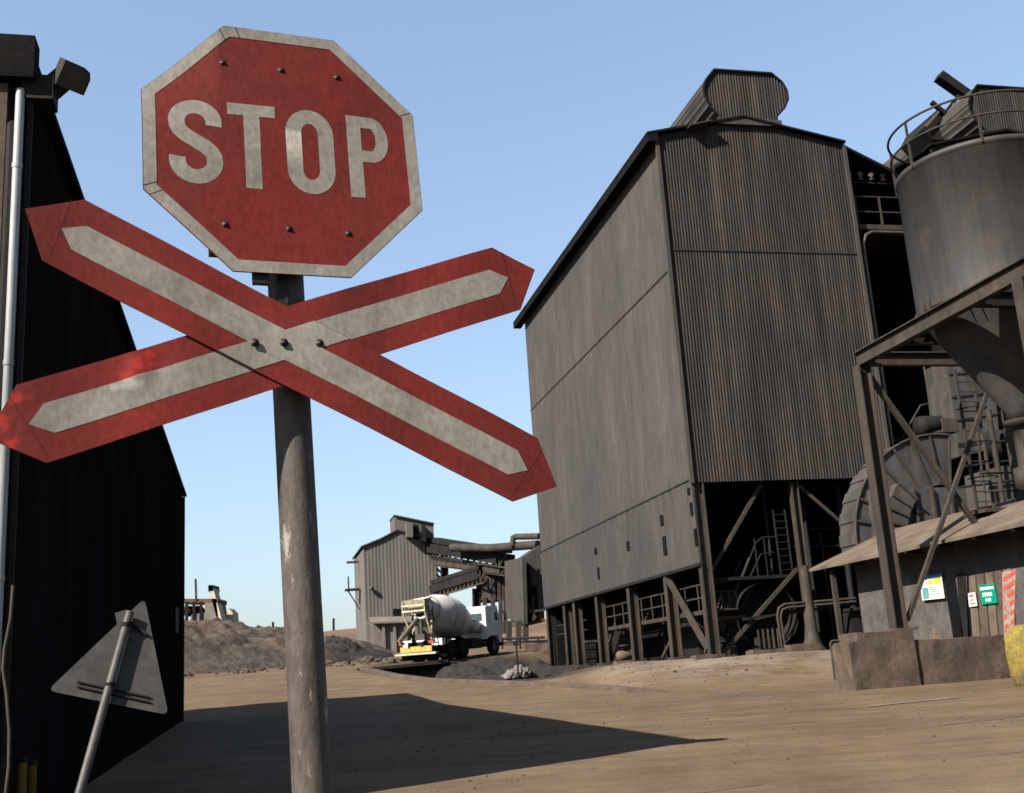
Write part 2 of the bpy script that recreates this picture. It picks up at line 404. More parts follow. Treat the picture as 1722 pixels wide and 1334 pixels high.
for pts in (ra, rb):
    tag(link('rail_groove', broken(pts, .03 if pts is ra else .04, .75 if pts is ra else .85, 5), M_groove), kind='structure')
for k, pts in enumerate([[(-2, 22.5), (4, 24.6), (12, 27)]]):
    tag(link('paving_joint', strip(pts, .025, .018), M_groove), kind='structure')

# ------------------------------------------------------------------ crossing sign
sy, st_, sr = .396, .084, .018
SN = V((math.sin(sy) * math.cos(st_), -math.cos(sy) * math.cos(st_), math.sin(st_)))
_x = V((math.cos(sy), math.sin(sy), 0)); _z = SN.cross(_x)
SX = _x * math.cos(sr) + _z * math.sin(sr); SZ = -_x * math.sin(sr) + _z * math.cos(sr)
SC = V((-.685, 3.393, 3.214))
def disp_stop(x, z):
    d = -max(0.0, -.205 - x) * (.17 * smooth(0, .33, z) + .01)
    return d + .003 * math.sin(x * 9 + 1) * math.sin(z * 7)
def SP(x, z, off=0.0, disp=disp_stop): return SC + SX * x + SZ * z + SN * (off + disp(x, z))
base = V((at(525.2, 1332, 3.42).x, 3.42, 0))
sign = thing('crossing_sign', base + V((.02, 0, 0)), 'weathered red stop sign above a red and white crossbuck on a grimy steel pole', 'sign')
pt, pb = at(478.5, 436, 3.455), at(525.2, 1332, 3.42)
pd = (pb - pt); pb2 = pt + pd * ((pt.z + .05) / (pt.z - pb.z))
n = 24
def add_scratches(m, col, sc, thr):
    """pale scuffs where the paint is knocked off"""
    t = m.node_tree; b = t.nodes['Principled BSDF']; src = b.inputs['Base Color'].links[0].from_socket
    tc = t.nodes.new('ShaderNodeTexCoord'); mp = t.nodes.new('ShaderNodeMapping'); mp.inputs['Scale'].default_value = (1, 1, .32); t.links.new(tc.outputs['Object'], mp.inputs[0])
    n = t.nodes.new('ShaderNodeTexNoise'); n.inputs['Scale'].default_value = sc; n.inputs['Detail'].default_value = 9; n.inputs['Roughness'].default_value = .75; t.links.new(mp.outputs[0], n.inputs[0])
    g = t.nodes.new('ShaderNodeMapRange'); g.inputs[1].default_value = thr; g.inputs[2].default_value = thr + .07; t.links.new(n.outputs[0], g.inputs[0])
    mx = t.nodes.new('ShaderNodeMix'); mx.data_type = 'RGBA'; mx.inputs[7].default_value = (*col, 1)
    t.links.new(g.outputs[0], mx.inputs[0]); t.links.new(src, mx.inputs[6]); t.links.new(mx.outputs[2], b.inputs['Base Color'])
add_scratches(M_pole, (.135, .125, .11), 19, .57)
add_scratches(M_pole, (.022, .017, .015), 11, .62)
pole = link('pole', MB().tube([lerp(pt, pb2, i / n) for i in range(n + 1)], .0575, 28), M_pole, sign)
def conv_strips(pts, nx=44):
    """convex outline in sign coordinates cut in vertical strips"""
    x0, x1 = min(p[0] for p in pts), max(p[0] for p in pts); cols = []
    xs_ = sorted(set([x0 + (x1 - x0) * i / nx for i in range(nx + 1)] + [p[0] for p in pts] + [-.205]))
    for x in xs_:
        zs = []
        for (ax, az), (bx, bz) in zip(pts, pts[1:] + pts[:1]):
            if min(ax, bx) - 1e-9 <= x <= max(ax, bx) + 1e-9:
                if abs(bx - ax) < 1e-9: zs += [az, bz]
                else: zs.append(lerp(az, bz, (x - ax) / (bx - ax)))
        cols.append((x, min(zs), max(zs)))
    return cols
def octo(fl):
    r = fl / 2 / math.cos(math.pi / 8); return [(r * math.cos(R(112.5 - 45 * k)), r * math.sin(R(112.5 - 45 * k))) for k in range(8)]
def face_mesh(cols, off, disp, nzv=24):
    return [[SP(x, lerp(a, b, k / nzv), off, disp) for k in range(nzv + 1)] for x, a, b in cols]
TH = .004
cols = conv_strips(octo(.90))
mb = MB(); mb.grid(face_mesh(cols, 0, disp_stop)); mb.grid(face_mesh(cols, -TH, disp_stop))
rim = octo(.90)
for (a, b) in zip(rim, rim[1:] + rim[:1]):
    mb.grid([[SP(lerp(a[0], b[0], k / 6), lerp(a[1], b[1], k / 6), o, disp_stop) for k in range(7)] for o in (0, -TH)], False)
stop = link('stop_plate', mb, M_red, sign)
ro, ri = octo(.897), octo(.818)
mb = MB()
for k in range(8):
    a, b = ro[k], ro[(k+1) % 8]; c, d = ri[k], ri[(k+1) % 8]
    mb.grid([[SP(lerp(p[0], q[0], j / 40), lerp(p[1], q[1], j / 40), .0013, disp_stop) for j in range(41)] for p, q in ((a, b), (c, d))])
link('border', mb, M_white, stop)
for k, e in ((0, .1), (7, .94), (1, .97), (5, .93), (6, .03)):
    a, b = ro[k], ro[(k+1) % 8]; c, d = ri[k], ri[(k+1) % 8]
    p = (lerp(a[0], b[0], e), lerp(a[1], b[1], e)); q = (lerp(c[0], d[0], e), lerp(c[1], d[1], e)); t = V((b[0]-a[0], b[1]-a[1])).normalized() * .0016
    mb = MB(); mb.grid([[SP(p[0] - t.x, p[1] - t.y, .0016), SP(p[0] + t.x, p[1] + t.y, .0016)], [SP(q[0] - t.x, q[1] - t.y, .0016), SP(q[0] + t.x, q[1] + t.y, .0016)]], False); link('border_joint', mb, M_bolt, stop)
LO = .0006
def ribbon(cl, wd, closed=False):
    """stroke of constant width along a centre line"""
    l, r = [], []; n = len(cl)
    for i, p in enumerate(cl):
        a = cl[i-1] if (closed or i) else p; b = cl[(i+1) % n] if (closed or i < n-1) else p
        d = V((b[0]-a[0], b[1]-a[1])).normalized(); nn = V((-d.y, d.x)) * (wd / 2)
        l.append(SP(p[0]+nn.x, p[1]+nn.y, LO)); r.append(SP(p[0]-nn.x, p[1]-nn.y, LO))
    if closed: l.append(l[0]); r.append(r[0])
    return MB().grid([l, r])
def rect(mb, x0, z0, x1, z1):
    nx = max(2, int(abs(x1-x0) / .012)); nzz = max(2, int(abs(z1-z0) / .012))
    mb.grid([[SP(lerp(x0, x1, i / nx), lerp(z0, z1, j / nzz), LO) for j in range(nzz + 1)] for i in range(nx + 1)])
def letter(mb): return link('letter', mb, M_white, stop)
cx = -.288; half = [(cx + .058 * math.cos(R(a)), .072 + .0575 * math.sin(R(a))) for a in range(-12, 181, 12)]
half += [(cx - .056, .052), (cx - .048, .036), (cx - .030, .019)]
s_path = half + [(2 * cx - x, -z) for x, z in reversed(half)]
letter(ribbon(s_path, .051))
mb = MB(); rect(mb, -.186, .112, -.032, .155); rect(mb, -.135, -.155, -.083, .112); letter(mb)
cl = [( .080 + .054 * math.cos(R(a)), (.066 if a <= 180 else -.066) + .064 * math.sin(R(a))) for a in list(range(0, 181, 12)) + list(range(180, 361, 12))]
letter(ribbon(cl, .052, True))
mb = MB(); rect(mb, .207, -.155, .256, .155)
bowl = [(.256, .1335), (.287, .1335)] + [(.290 + .038 * math.cos(R(a)), .068 + .0655 * math.sin(R(a))) for a in range(80, -81, -10)] + [(.287, .0025), (.256, .0025)]
b2 = ribbon(bowl, .043); mb.add(b2.v, b2.f, True); letter(mb)
def knob(parent, x, z, name, r=.0074, off=.0, disp=disp_stop):
    c = SP(x, z, off, disp); mb = MB().lathe(c, [(.0001, r * .75), (r * .55, r * .65), (r * .9, r * .3), (r, 0), (r * 1.5, 0), (r * 1.5, -.001)], SN, 14)
    return link(name, mb, M_bolt, parent)
for x, z in ((-.193, .305), (-.002, .301), (.189, .3), (-.205, -.291), (-.004, -.289), (.189, -.291)): knob(stop, x, z, 'rivet', off=.001)

def board(name, cx, cz, ang, off, dispf, axis_shoulder=.79, tipx=.12, hw=.12):
    ca, sa = math.cos(ang), math.sin(ang)
    def P(s, p, o): return SP(cx + ca * s - sa * p, cz + sa * s + ca * p, off + o, lambda x, z: dispf(s, p))
    def sheet(o, sh, tp, h, ns=240, npp=24):
        ss = sorted(set([lerp(-sh - tp, sh + tp, i / ns) for i in range(ns + 1)] + [-sh, sh])); rows = []
        for s in ss:
            hh = h if abs(s) <= sh else max(.0005, h * (sh + tp - abs(s)) / tp)
            rows.append([P(s, lerp(-hh, hh, k / npp), o) for k in range(npp + 1)])
        return rows
    mb = MB(); f = sheet(0, axis_shoulder, tipx, hw); b = sheet(-.004, axis_shoulder, tipx, hw)
    mb.grid(f); mb.grid(b)
    for e in (0, -1): mb.grid([[r[e] for r in f], [r[e] for r in b]], False)
    bo = link(name, mb, M_red, sign)
    link('stripe', MB().grid(sheet(.0009, .742, .055, .0455)), M_white, bo)
    for sgn in (-1, 1):        # seam of the reflective sheet near the tip
        mb = MB(); s0 = sgn * .80
        mb.grid([[P(s0 + sgn * (-.0006) + sgn * .02 * (p / .1), p, .0009) for p in (-.1, -.06, .06, .1)], [P(s0 + sgn * .0006 + sgn * .02 * (p / .1), p, .0009) for p in (-.1, -.06, .06, .1)]], False)
        link('sheet_seam', mb, M_seam, bo)
    return bo, P
angA, angB = math.atan2(-.751, 1.389), math.atan2(.53, 1.487)
dA = lambda s, p: .004 * math.sin(s * 4) + .003 * math.sin(s * 11 + p * 8)
def dB(s, p):
    d = .004 * math.sin(s * 3.4 + 1) + .0025 * math.sin(s * 13 - p * 9)
    d += .007 * math.exp(-((s + .47) / .035) ** 2 - ((p - .055) / .05) ** 2) - .004 * math.exp(-((s + .40) / .04) ** 2 - ((p - .06) / .06) ** 2)
    d -= .035 * max(0, -s - .80)
    return d
bA, PA = board('cross_board', .020, -.719, angA, 0.0, dA)
bB, PB = board('cross_board', -.009, -.677, angB, -.012, dB)
# the rear board's stripe is carried across the front board in paint
mb = MB(); rows = []
for i in range(13):
    s = lerp(-.33, .33, i / 12); row = []
    rows.append(s)
cb, sb = math.cos(angB), math.sin(angB); ca, sa = math.cos(angA), math.sin(angA)
grid = []
for k in range(9):
    p = lerp(-.0455, .0455, k / 8); row = []
    # ends where the stripe meets the edges of board A
    def perpA(s):
        x = -.009 + cb * s - sb * p - .020; z = -.677 + sb * s + cb * p + .719; return -sa * x + ca * z, ca * x + sa * z
    p0, p1 = perpA(0)[0], perpA(1)[0]; s_lo = (-.118 - p0) / (p1 - p0); s_hi = (.118 - p0) / (p1 - p0)
    for i in range(13):
        s = lerp(s_lo, s_hi, i / 12); pa, sA = perpA(s); row.append(PA(sA, pa, .0011))
    grid.append(row)
link('stripe', MB().grid(grid), M_white, bA)
for x, z in ((-.131, -.686), (-.042, -.683), (.069, -.681)): knob(bA, x, z, 'bolt', .0092, .004, lambda x, z: 0)
def add_sun_patch(m, centre, rad, col, thr=.60, sc=55):
    """brighter colour painted in for the sun patch on the bent sheet"""
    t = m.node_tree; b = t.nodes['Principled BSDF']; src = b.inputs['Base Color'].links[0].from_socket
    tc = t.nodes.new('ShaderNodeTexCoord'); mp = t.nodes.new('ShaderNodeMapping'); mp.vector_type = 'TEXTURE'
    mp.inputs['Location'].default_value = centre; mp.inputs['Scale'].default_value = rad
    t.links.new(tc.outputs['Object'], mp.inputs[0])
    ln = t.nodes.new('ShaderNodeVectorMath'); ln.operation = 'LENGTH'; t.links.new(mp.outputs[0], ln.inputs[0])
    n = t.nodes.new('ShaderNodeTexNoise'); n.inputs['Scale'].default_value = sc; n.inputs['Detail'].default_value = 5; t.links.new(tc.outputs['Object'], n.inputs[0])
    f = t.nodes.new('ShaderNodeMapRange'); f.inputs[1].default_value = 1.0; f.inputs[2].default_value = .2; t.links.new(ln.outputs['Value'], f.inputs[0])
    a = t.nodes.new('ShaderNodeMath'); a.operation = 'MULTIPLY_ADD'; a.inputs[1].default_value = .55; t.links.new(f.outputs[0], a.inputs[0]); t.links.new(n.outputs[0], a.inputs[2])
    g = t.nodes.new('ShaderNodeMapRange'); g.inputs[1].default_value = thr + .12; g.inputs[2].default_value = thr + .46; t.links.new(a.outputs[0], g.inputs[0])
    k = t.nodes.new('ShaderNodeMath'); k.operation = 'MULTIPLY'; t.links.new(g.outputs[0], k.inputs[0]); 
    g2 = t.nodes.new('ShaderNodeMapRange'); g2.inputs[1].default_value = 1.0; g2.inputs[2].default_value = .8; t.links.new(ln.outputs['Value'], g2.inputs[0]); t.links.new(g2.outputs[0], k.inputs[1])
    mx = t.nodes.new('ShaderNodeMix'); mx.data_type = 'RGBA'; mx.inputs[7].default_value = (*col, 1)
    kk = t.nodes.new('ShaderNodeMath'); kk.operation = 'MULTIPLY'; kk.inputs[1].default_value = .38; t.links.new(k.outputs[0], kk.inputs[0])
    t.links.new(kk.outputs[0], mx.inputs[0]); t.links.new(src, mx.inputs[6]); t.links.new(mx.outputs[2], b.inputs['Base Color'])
MB_red, MB_white = M_red.copy(), M_white.copy(); MB_red.name = 'sunpatch_sign_red'; MB_white.name = 'sunpatch_sign_white'  # sun patch is painted into the rear board's colours
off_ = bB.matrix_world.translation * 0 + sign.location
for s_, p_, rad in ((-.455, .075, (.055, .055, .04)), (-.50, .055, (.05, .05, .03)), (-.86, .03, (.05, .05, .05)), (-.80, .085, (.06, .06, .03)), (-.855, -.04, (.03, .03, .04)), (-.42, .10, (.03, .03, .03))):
    add_sun_patch(MB_red, PB(s_, p_, 0) - off_, rad, (.33, .02, .014))
add_sun_patch(MB_white, PB(-.50, .03, 0) - off_, (.05, .05, .03), (.30, .29, .26), .56, 40); add_sun_patch(MB_white, PB(-.545, .03, 0) - off_, (.03, .03, .02), (.30, .29, .26), .56, 40)
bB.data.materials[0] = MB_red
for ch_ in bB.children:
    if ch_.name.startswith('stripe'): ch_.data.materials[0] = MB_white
br = MB()
br.bar(SP(-.16, .30, -.03), SP(.16, .30, -.03), .03, .03, SZ); br.bar(SP(-.25, -.29, -.03), SP(.2, -.29, -.03), .03, .03, SZ)
br.bar(SP(-.03, .32, -.065), SP(-.03, -.55, -.05), .035, .03, SX); br.bar(SP(-.12, -.69, -.03), SP(.07, -.69, -.03), .03, .03, SZ)
br.box(SP(-.225, -.375, -.02), .06, .03, .03, SX, SN, SZ); br.box(SP(-.10, -.455, -.02), .05, .02, .05, SX, SN, SZ)
link('bracket', br, M_bolt, sign)

# ------------------------------------------------------------------ leaning triangle sign (seen from behind)
tri_b = at(97, 1475, 8.4); tri_b.z = gz(tri_b.x, 8.4)
tri = thing('triangle_sign', tri_b, 'leaning triangular road sign seen from its bare grey back, in front of the black shed', 'sign')
ta, tl, tr = at(241, 1012, 8.62), at(87, 1159, 8.15), at(279, 1198, 8.33)
TN = (tr - tl).cross(ta - tl).normalized()
if TN.y > 0: TN = -TN
cen = (ta + tl + tr) / 3
def rounded_tri(k=1.0, r=.10):
    out = []; P = [cen + (p - cen) * k for p in (ta, tl, tr)]
    for i in range(3):
        p, a, b = P[i], P[i-1], P[(i+1) % 3]; da, db = (a - p).normalized(), (b - p).normalized()
        for j in range(6):
            t = j / 5; q0 = p + da * r * .6; q1 = p + db * r * .6
            out.append((1-t)**2 * q0 + 2*t*(1-t) * p + t*t * q1)
    return out
link('plate', MB().prism(rounded_tri(1.06), -TN * .004), M_signback, tri)
ptop = onp(218, 1036, cen, TN) + TN * .055; pmid = onp(184, 1158, cen, TN) + TN * .055; pbot = ptop + (pmid - ptop) * ((ptop.z - tri_b.z + .1) / (ptop.z - pmid.z))
link('pole', MB().tube([lerp(ptop, pbot, i / 8) for i in range(9)], .031, 16), M_galv, tri)
mb = MB()
for v0, v1 in ((1148, 1174), (1156, 1182)):
    a = onp(130, v0, cen, TN) + TN * .012; b = onp(252, v1, cen, TN) + TN * .012; mb.bar(a, b, .012, .012, TN)
a = onp(191, 1157, cen, TN) + TN * .02; b = onp(206, 1160, cen, TN) + TN * .02
link('back_rail', mb, M_steeldark, tri)
mb = MB(); a = lerp(ptop, pbot, .05); mb.tube([a - UP * .012, a + UP * .028], .038, 14); mb.bar(onp(214, 1046, cen, TN) + TN * .02, onp(247, 1070, cen, TN) + TN * .02, .02, .02, TN); link('clamp', mb, M_steeldark, tri); mb = MB(); a = onp(184, 1158, cen, TN) + TN * .055; mb.tube([a - UP * .02, a + UP * .02], .037, 14)
link('clamp', mb, M_steeldark, tri)
q = [onp(u, v, cen, TN) - TN * .01 for u, v in ((193, 1030), (213, 1024), (216, 1048), (198, 1054))]
link('tab', MB().prism(q, -TN * .004), M_signback, tri)

# ------------------------------------------------------------------ black shed on the left
SA = V((-10.8, 35.95, .8)); EZ = 7.71
W0 = SA + V((0, 0, 0)); LEN = 26.4
shed_near = V((SA.x, SA.y, 0)) - D1 * LEN
shed = thing('industrial_shed', (shed_near.x, shed_near.y, 0), 'long near black sheeted shed with a dark eave, filling the left edge', 'building')
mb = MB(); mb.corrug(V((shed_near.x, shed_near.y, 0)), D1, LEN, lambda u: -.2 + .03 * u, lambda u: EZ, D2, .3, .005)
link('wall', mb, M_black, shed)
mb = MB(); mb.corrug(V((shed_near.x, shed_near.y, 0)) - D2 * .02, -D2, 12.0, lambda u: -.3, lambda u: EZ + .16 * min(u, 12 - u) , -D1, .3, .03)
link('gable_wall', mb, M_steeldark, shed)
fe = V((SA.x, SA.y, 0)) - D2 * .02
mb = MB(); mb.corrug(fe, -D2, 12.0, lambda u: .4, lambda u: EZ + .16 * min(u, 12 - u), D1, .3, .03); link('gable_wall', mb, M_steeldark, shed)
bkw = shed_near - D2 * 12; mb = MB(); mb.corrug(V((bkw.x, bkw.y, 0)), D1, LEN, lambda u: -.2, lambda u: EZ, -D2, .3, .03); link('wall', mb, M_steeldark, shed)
mb = MB(); e0 = V((shed_near.x, shed_near.y, EZ)) - D1 * .15
for a, b in ((.12, -6), (-12.12, -6)):
    za, zb = 0, .16 * 6
    p = [e0 + D2 * a + UP * (.02), e0 + D2 * b + UP * (zb + .04), e0 + D2 * b + UP * (zb + .12), e0 + D2 * a + UP * (.10)]
    mb.prism(p, D1 * (LEN + .3))
link('roof', mb, M_roof, shed)
mb = MB(); c = V((shed_near.x, shed_near.y, EZ)); mb.box(c - D1 * .12 - D2 * 5.88 + UP * .06, 12.0, .26, .46, D2, D1)
link('fascia', mb, M_roof, shed)
mb = MB(); cc = V((shed_near.x, shed_near.y, 0)) - D1 * .09
mb.box(cc + D2 * .075 + UP * 3.7, .05, .03, 7.6, D2, D1); link('corner_flashing', mb, M_steeldark, shed)
c1 = at(36, 95, 9.75); dp = V((shed_near.x, shed_near.y, 0)) - D1 * .14 - D2 * .015
mb = MB(); mb.tube([dp + UP * 7.45, dp + UP * .1], .044, 14)
for z in (6.6, 4.6, 2.6): mb.tube([dp + UP * z, dp + UP * (z + .05)], .050, 14)
link('downpipe', mb, M_pipewhite, shed)
mb = MB(); q = dp - D2 * .16; mb.box(q + UP * 3.7, .09, .05, 7.6, D2, D1); link('cover_strip', mb, M_conc, shed)
mb = MB(); mb.tube([V((SA.x, SA.y, .6)) + D2 * .03, V((SA.x, SA.y, EZ)) + D2 * .03], .05, 8); link('corner_flashing', mb, M_steeldark, shed)
mb = MB(); p0 = V((shed_near.x, shed_near.y, 0)); mb.box(p0 + D1 * 23 + D2 * .06 + UP * 3.6, .03, 1.2, .7, D2, D1); link('wall_panel', mb, mat('dim_panel', (.10, .075, .02), None, 3), shed)

fl = at(70, 140, 10.6)
flood = thing('floodlight', at(85, 140, 10.3), 'boxy dark floodlight on an arm at the eave corner of the black shed', 'floodlight')
fc = at(117, 125, 10.3); fd = (at(147, 108, 10.15) - at(92, 150, 10.3)); 
ax = V((.62, -.45, -.64)).normalized(); ay = ax.cross(UP).normalized(); az = ay.cross(ax)
FLP = [(-1, -1), (1, -1), (1, 1), (-.35, 1), (-.8, .8), (-1, .3), (-1, -1)]
rings = []
for h, s in ((-.17, .07), (-.15, .11), (-.04, .165), (.12, .18), (.15, .185)):
    rings.append([fc + ax * h * .85 + ay * (s * .85 * a) + az * (s * .72 * b) for a, b in FLP])
mb = MB().grid(rings, False); mb.add(rings[0][:-1], [tuple(range(6))])
hs = link('housing', mb, mat('lamp_housing', (.075, .072, .06), None, 4), flood)
mb = MB(); mb.add(rings[-1][:-1], [tuple(range(6))]); mb.v = [p - ax * .012 for p in mb.v]; link('lens', mb, M_lamp, flood)
mb = MB(); wp = V((shed_near.x, shed_near.y, 7.0)) + D1 * 1.0 + D2 * .02
q_ = at(76, 158, 10.3); mb.bar(q_, fc - ax * .06 - az * .05, .2, .17); mb.box(q_ - D2 * .05, .3, .3, .26, D2, D1)
link('bracket', mb, M_steeldark, flood)

cab = [at(22, 985, 9.9), at(18, 1040, 9.85), at(8, 1090, 9.8), at(5, 1125, 9.8), at(11, 1166, 9.75), at(16, 1230, 9.7), at(15, 1290, 9.65), at(8, 1350, 9.6), at(2, 1480, 9.6)]
tag(link('hanging_cable', MB().tube(cab, .016, 8), M_steel), 'loose grey cable dangling down the near corner of the black shed', 'cable')
for k, (u, nm) in enumerate(((6, 'bright yellow steel post, the left one of two beside the black shed corner'), (28, 'dull yellow steel post, the right one of two beside the black shed corner'))):
    p = V((shed_near.x, shed_near.y, 1.02 - .05 * k)) + D1 * (.45 + .5 * k) + D2 * .13; p0 = V((p.x, p.y, gz(p.x, p.y)))
    b = thing('yellow_post', p0, nm, 'post', 'yellow posts by the shed corner')
    link('post', MB().tube([p0, V((p.x, p.y, p.z))], .045, 14), M_yelpost, b)
    link('cap', MB().lathe(V((p.x, p.y, p.z)), [(.05, -.02), (.05, .01), (.03, .03), (.0, .035)], UP, 14), M_steeldark, b)

# ------------------------------------------------------------------ main clad plant building
K = V((6.7, 43.0, 1.65)); BL, BW = 24.3, 8.46
def P(t, w_, z): return V((K.x, K.y, 0)) + D1 * t + D2 * w_ + UP * z
ZE, ZR, WR = 22.75, 23.66, 3.9
def zroof(w_): return ZE + (ZR - ZE) * (1 - abs(w_ - WR) / WR) if w_ <= WR else ZR - (w_ - WR) * (ZR - 22.7) / (BW - WR)
plant = thing('plant_building', P(0, 0, 1.65), 'tall corrugated plant building on open steel legs with a curved roof ventilator', 'building')
mb = MB(); mb.corrug(P(0, 0, 0), D1, BL, lambda u: 8.32, lambda u: ZE, -D2, .16, .014, 6); left_wall = link('side_wall', mb, M_clad, plant)
mb = MB(); mb.corrug(P(0, 0, 0) - D2 * .03, D1, BL, lambda u: 5.12, lambda u: 8.34, -D2, .9, .008, 2); link('lower_side_panel', mb, M_clad, plant)
mb = MB(); mb.corrug(P(0, 0, 0), D2, BW, lambda u: 8.19, lambda u: zroof(u), -D1, .128, .019, 6); front = link('front_wall', mb, M_cladbrown, plant)
mb = MB(); mb.corrug(P(BL, 0, 0), D2, BW, lambda u: 5.12, lambda u: zroof(u), D1, .3, .03); link('rear_wall', mb, M_cladbrown, plant)
mb = MB(); mb.corrug(P(0, BW, 0), D1, BL, lambda u: 5.12, lambda u: 22.7, D2, .3, .03); link('side_wall', mb, M_black, plant)
mb = MB()
for a, b in ((-.5, WR), (WR, BW + .05)):
    mb.prism([P(-.22, a, zroof(max(a, 0)) + .03 - (.07 if a < 0 else 0)), P(-.22, b, zroof(b) + .03), P(-.22, b, zroof(b) + .12), P(-.22, a, zroof(max(a, 0)) + .12 - (.07 if a < 0 else 0))], D1 * (BL + 1.2))
link('roof', mb, M_roof, plant)
mb = MB(); mb.box(P(BL / 2 + .4, -.26, ZE - .16), .46, BL + 1.2, .40, D2, D1); link('eave_gutter', mb, M_roof, plant)
for w_ in (-.05, BW + .02): link('corner_flashing', MB().box(P(-.05, w_, 15.4), .15, .12, 14.5, D2, D1), M_clad, plant)
mb = MB(); mb.box(P(BL / 2, -.022, 16.9), .03, BL, .05, D2, D1); link('sheet_lap', mb, M_lap, plant)
mb = MB(); mb.box(P(BL / 2, -.04, 8.33), .05, BL, .055, D2, D1); link('sheet_lap', mb, M_lap, plant)
mb = MB(); mb.box(P(-.022, BW / 2, 17.7), BW, .03, .045, D2, D1); link('sheet_lap', mb, M_lap, plant)
for t, z, h in ((3.6, 7.25, .42), (3.55, 6.2, .75), (8.2, 6.75, .4), (13.2, 7.1, .3), (13.0, 6.0, .55), (.35, 7.9, .25), (.25, 7.2, .5), (.12, 6.1, .65)):
    link('slot_opening', MB().box(P(t, -.05, z), .05, .34 if t > 1 else .22, h, D2, D1), M_black, plant)  # black plates paint the shade inside the slots
# ventilator
prof = [(2.93, 23.35), (2.85, 23.75), (2.45, 24.2), (2.27, 24.7), (2.27, 25.05), (2.45, 25.45), (2.85, 25.92), (5.5, 25.9), (5.95, 25.5), (6.13, 25.1), (6.13, 24.7), (5.9, 24.25), (5.5, 23.85), (5.45, 23.35)]
def ventilator(parent, wo=0.0, to=0.0, L=BL):
    mb = MB(); n = 34; cols = []
    def zt(w_):
        for a, b in zip(prof[3:10], prof[4:11]):
            pass
        return None
    # front: ribbed sheet cut to the lamp shaped outline
    lf = sorted(prof[:7], key=lambda p: p[1]); rt = sorted(prof[7:], key=lambda p: p[1])
    wmin, wmax = 2.27, 6.13; N = 30 * 6
    for i in range(N + 1):
        w_ = lerp(wmin, wmax, i / N); lo, hi = None, None
        zs = [z for z in [lerp(23.35, 25.95, k / 60) for k in range(61)] if interp(z, [p[1] for p in lf], [p[0] for p in lf]) - 1e-6 <= w_ <= interp(z, [p[1] for p in rt], [p[0] for p in rt]) + 1e-6]
        if not zs: zs = [24.8]
        o = max(-.016, min(.016, .022 * math.sin(2 * math.pi * i / 6)))
        cols.append([P(to - .03 - o, w_ + wo, lerp(min(zs), min(25.91, max(zs)), k / 2)) for k in range(3)])
    mb.grid(cols, False); link('ventilator_end', mb, M_cladbrown, parent)
    mb = MB(); dense = []
    for a, b in zip(prof[:-1], prof[1:]):
        m = 5
        for k in range(m): dense.append((lerp(a[0], b[0], k / m), lerp(a[1], b[1], k / m)))
    dense.append(prof[-1]); rows = []
    for i, (w_, z) in enumerate(dense):
        s = .03 * math.sin(i * math.pi * .66)
        rows.append([P(to + t, w_ + wo + (s if w_ > 4.2 else -s), z) for t in (-.1, L)])
    mb.grid(rows, False); link('ventilator_shell', mb, M_clad, parent)
    mb = MB()
    for a, b in zip(prof[:-1], prof[1:]): mb.bar(P(to - .1, a[0] + wo, a[1]), P(to - .1, b[0] + wo, b[1]), .06, .07)
    link('ventilator_trim', mb, M_steeldark, parent)
ventilator(plant)
mb = MB(); mb.box(P(-.12, 4.2, 23.5), 2.9, .1, .28, D2, D1); link('ventilator_base', mb, M_clad, plant)
mb = MB(); mb.prism([P(-.5, 1.3, 23.02), P(-.5, 2.3, 23.3), P(-.5, 2.3, 23.34), P(-.5, 1.3, 23.06)], D1 * .8); link('cover_plate', mb, M_clad, plant)
# soffit; black walls added inside to darken the underside
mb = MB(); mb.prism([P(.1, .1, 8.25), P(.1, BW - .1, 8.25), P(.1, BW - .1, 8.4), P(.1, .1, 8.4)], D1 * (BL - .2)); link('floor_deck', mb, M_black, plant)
mb = MB(); mb.box(P(BL / 2, BW - .3, 5), .1, BL, 6.9, D2, D1); mb.box(P(BL - .4, BW / 2, 5), BW - .6, .1, 6.9, D2, D1); mb.box(P(BL * .66, 2.1, 4.2), .1, 15, 5.6, D2, D1); mb.box(P(8.6, 5.2, 5), 6.1, .1, 6.9, D2, D1); link('dark_backing', mb, M_black, plant)
# legs
ts = [0.15, 4.1, 9.0, 14.05, 18.2, 20.2, 24.0]
for t in ts:
    mb = MB(); a = P(t, .22, 1.5); mb.ibeam(a, P(t, .22, 8.3 if t < 1 else 5.3), .30, .44, .045, D2); mb.box(P(t, .22, 1.68), .6, .7, .12, D2, D1); mb.box(P(t, .22, 1.5), .9, 1.0, .3, D2, D1)
    link('leg', mb, M_steel, plant)
mb = MB(); mb.lathe(P(.3, 4.32, 1.45), [(.75, 0), (.6, .12), (.42, .3), (.3, .6), (.22, 1.1), (.2, 3.2), (.19, 3.4)], UP, 16); mb.ibeam(P(.3, 4.32, 4.7), P(.3, 4.32, 8.25), .3, .3, .04, D2); link('leg', mb, M_steel, plant)
mb = MB(); mb.ibeam(P(.3, 8.3, 1.6), P(.3, 8.3, 8.25), .3, .3, .04, D2); link('leg', mb, M_steel, plant)
for a, b in ((P(.5, .3, 4.45), P(.4, 3.0, 8.1)), (P(.5, .7, 1.75), P(.4, 4.1, 4.75)), (P(.4, 4.6, 8.0), P(.4, 7.6, 5.2))):
    link('brace', MB().bar(a, b, .13, .13), M_steel, plant)
link('brace', MB().bar(P(.25, .05, 1.9), P(4.0, .05, 5.0), .2, .14), M_steel, plant)
for t0, t1 in ((.4, 4.0), (4.3, 9.0), (9.2, 14.0), (14.2, 18.2)):
    link('brace', MB().bar(P(t1 - .3, 1.3, 1.8), P(t0 + .3 if t0 > 1 else 1.2, 1.3, 4.1), .12, .12), M_steel, plant)
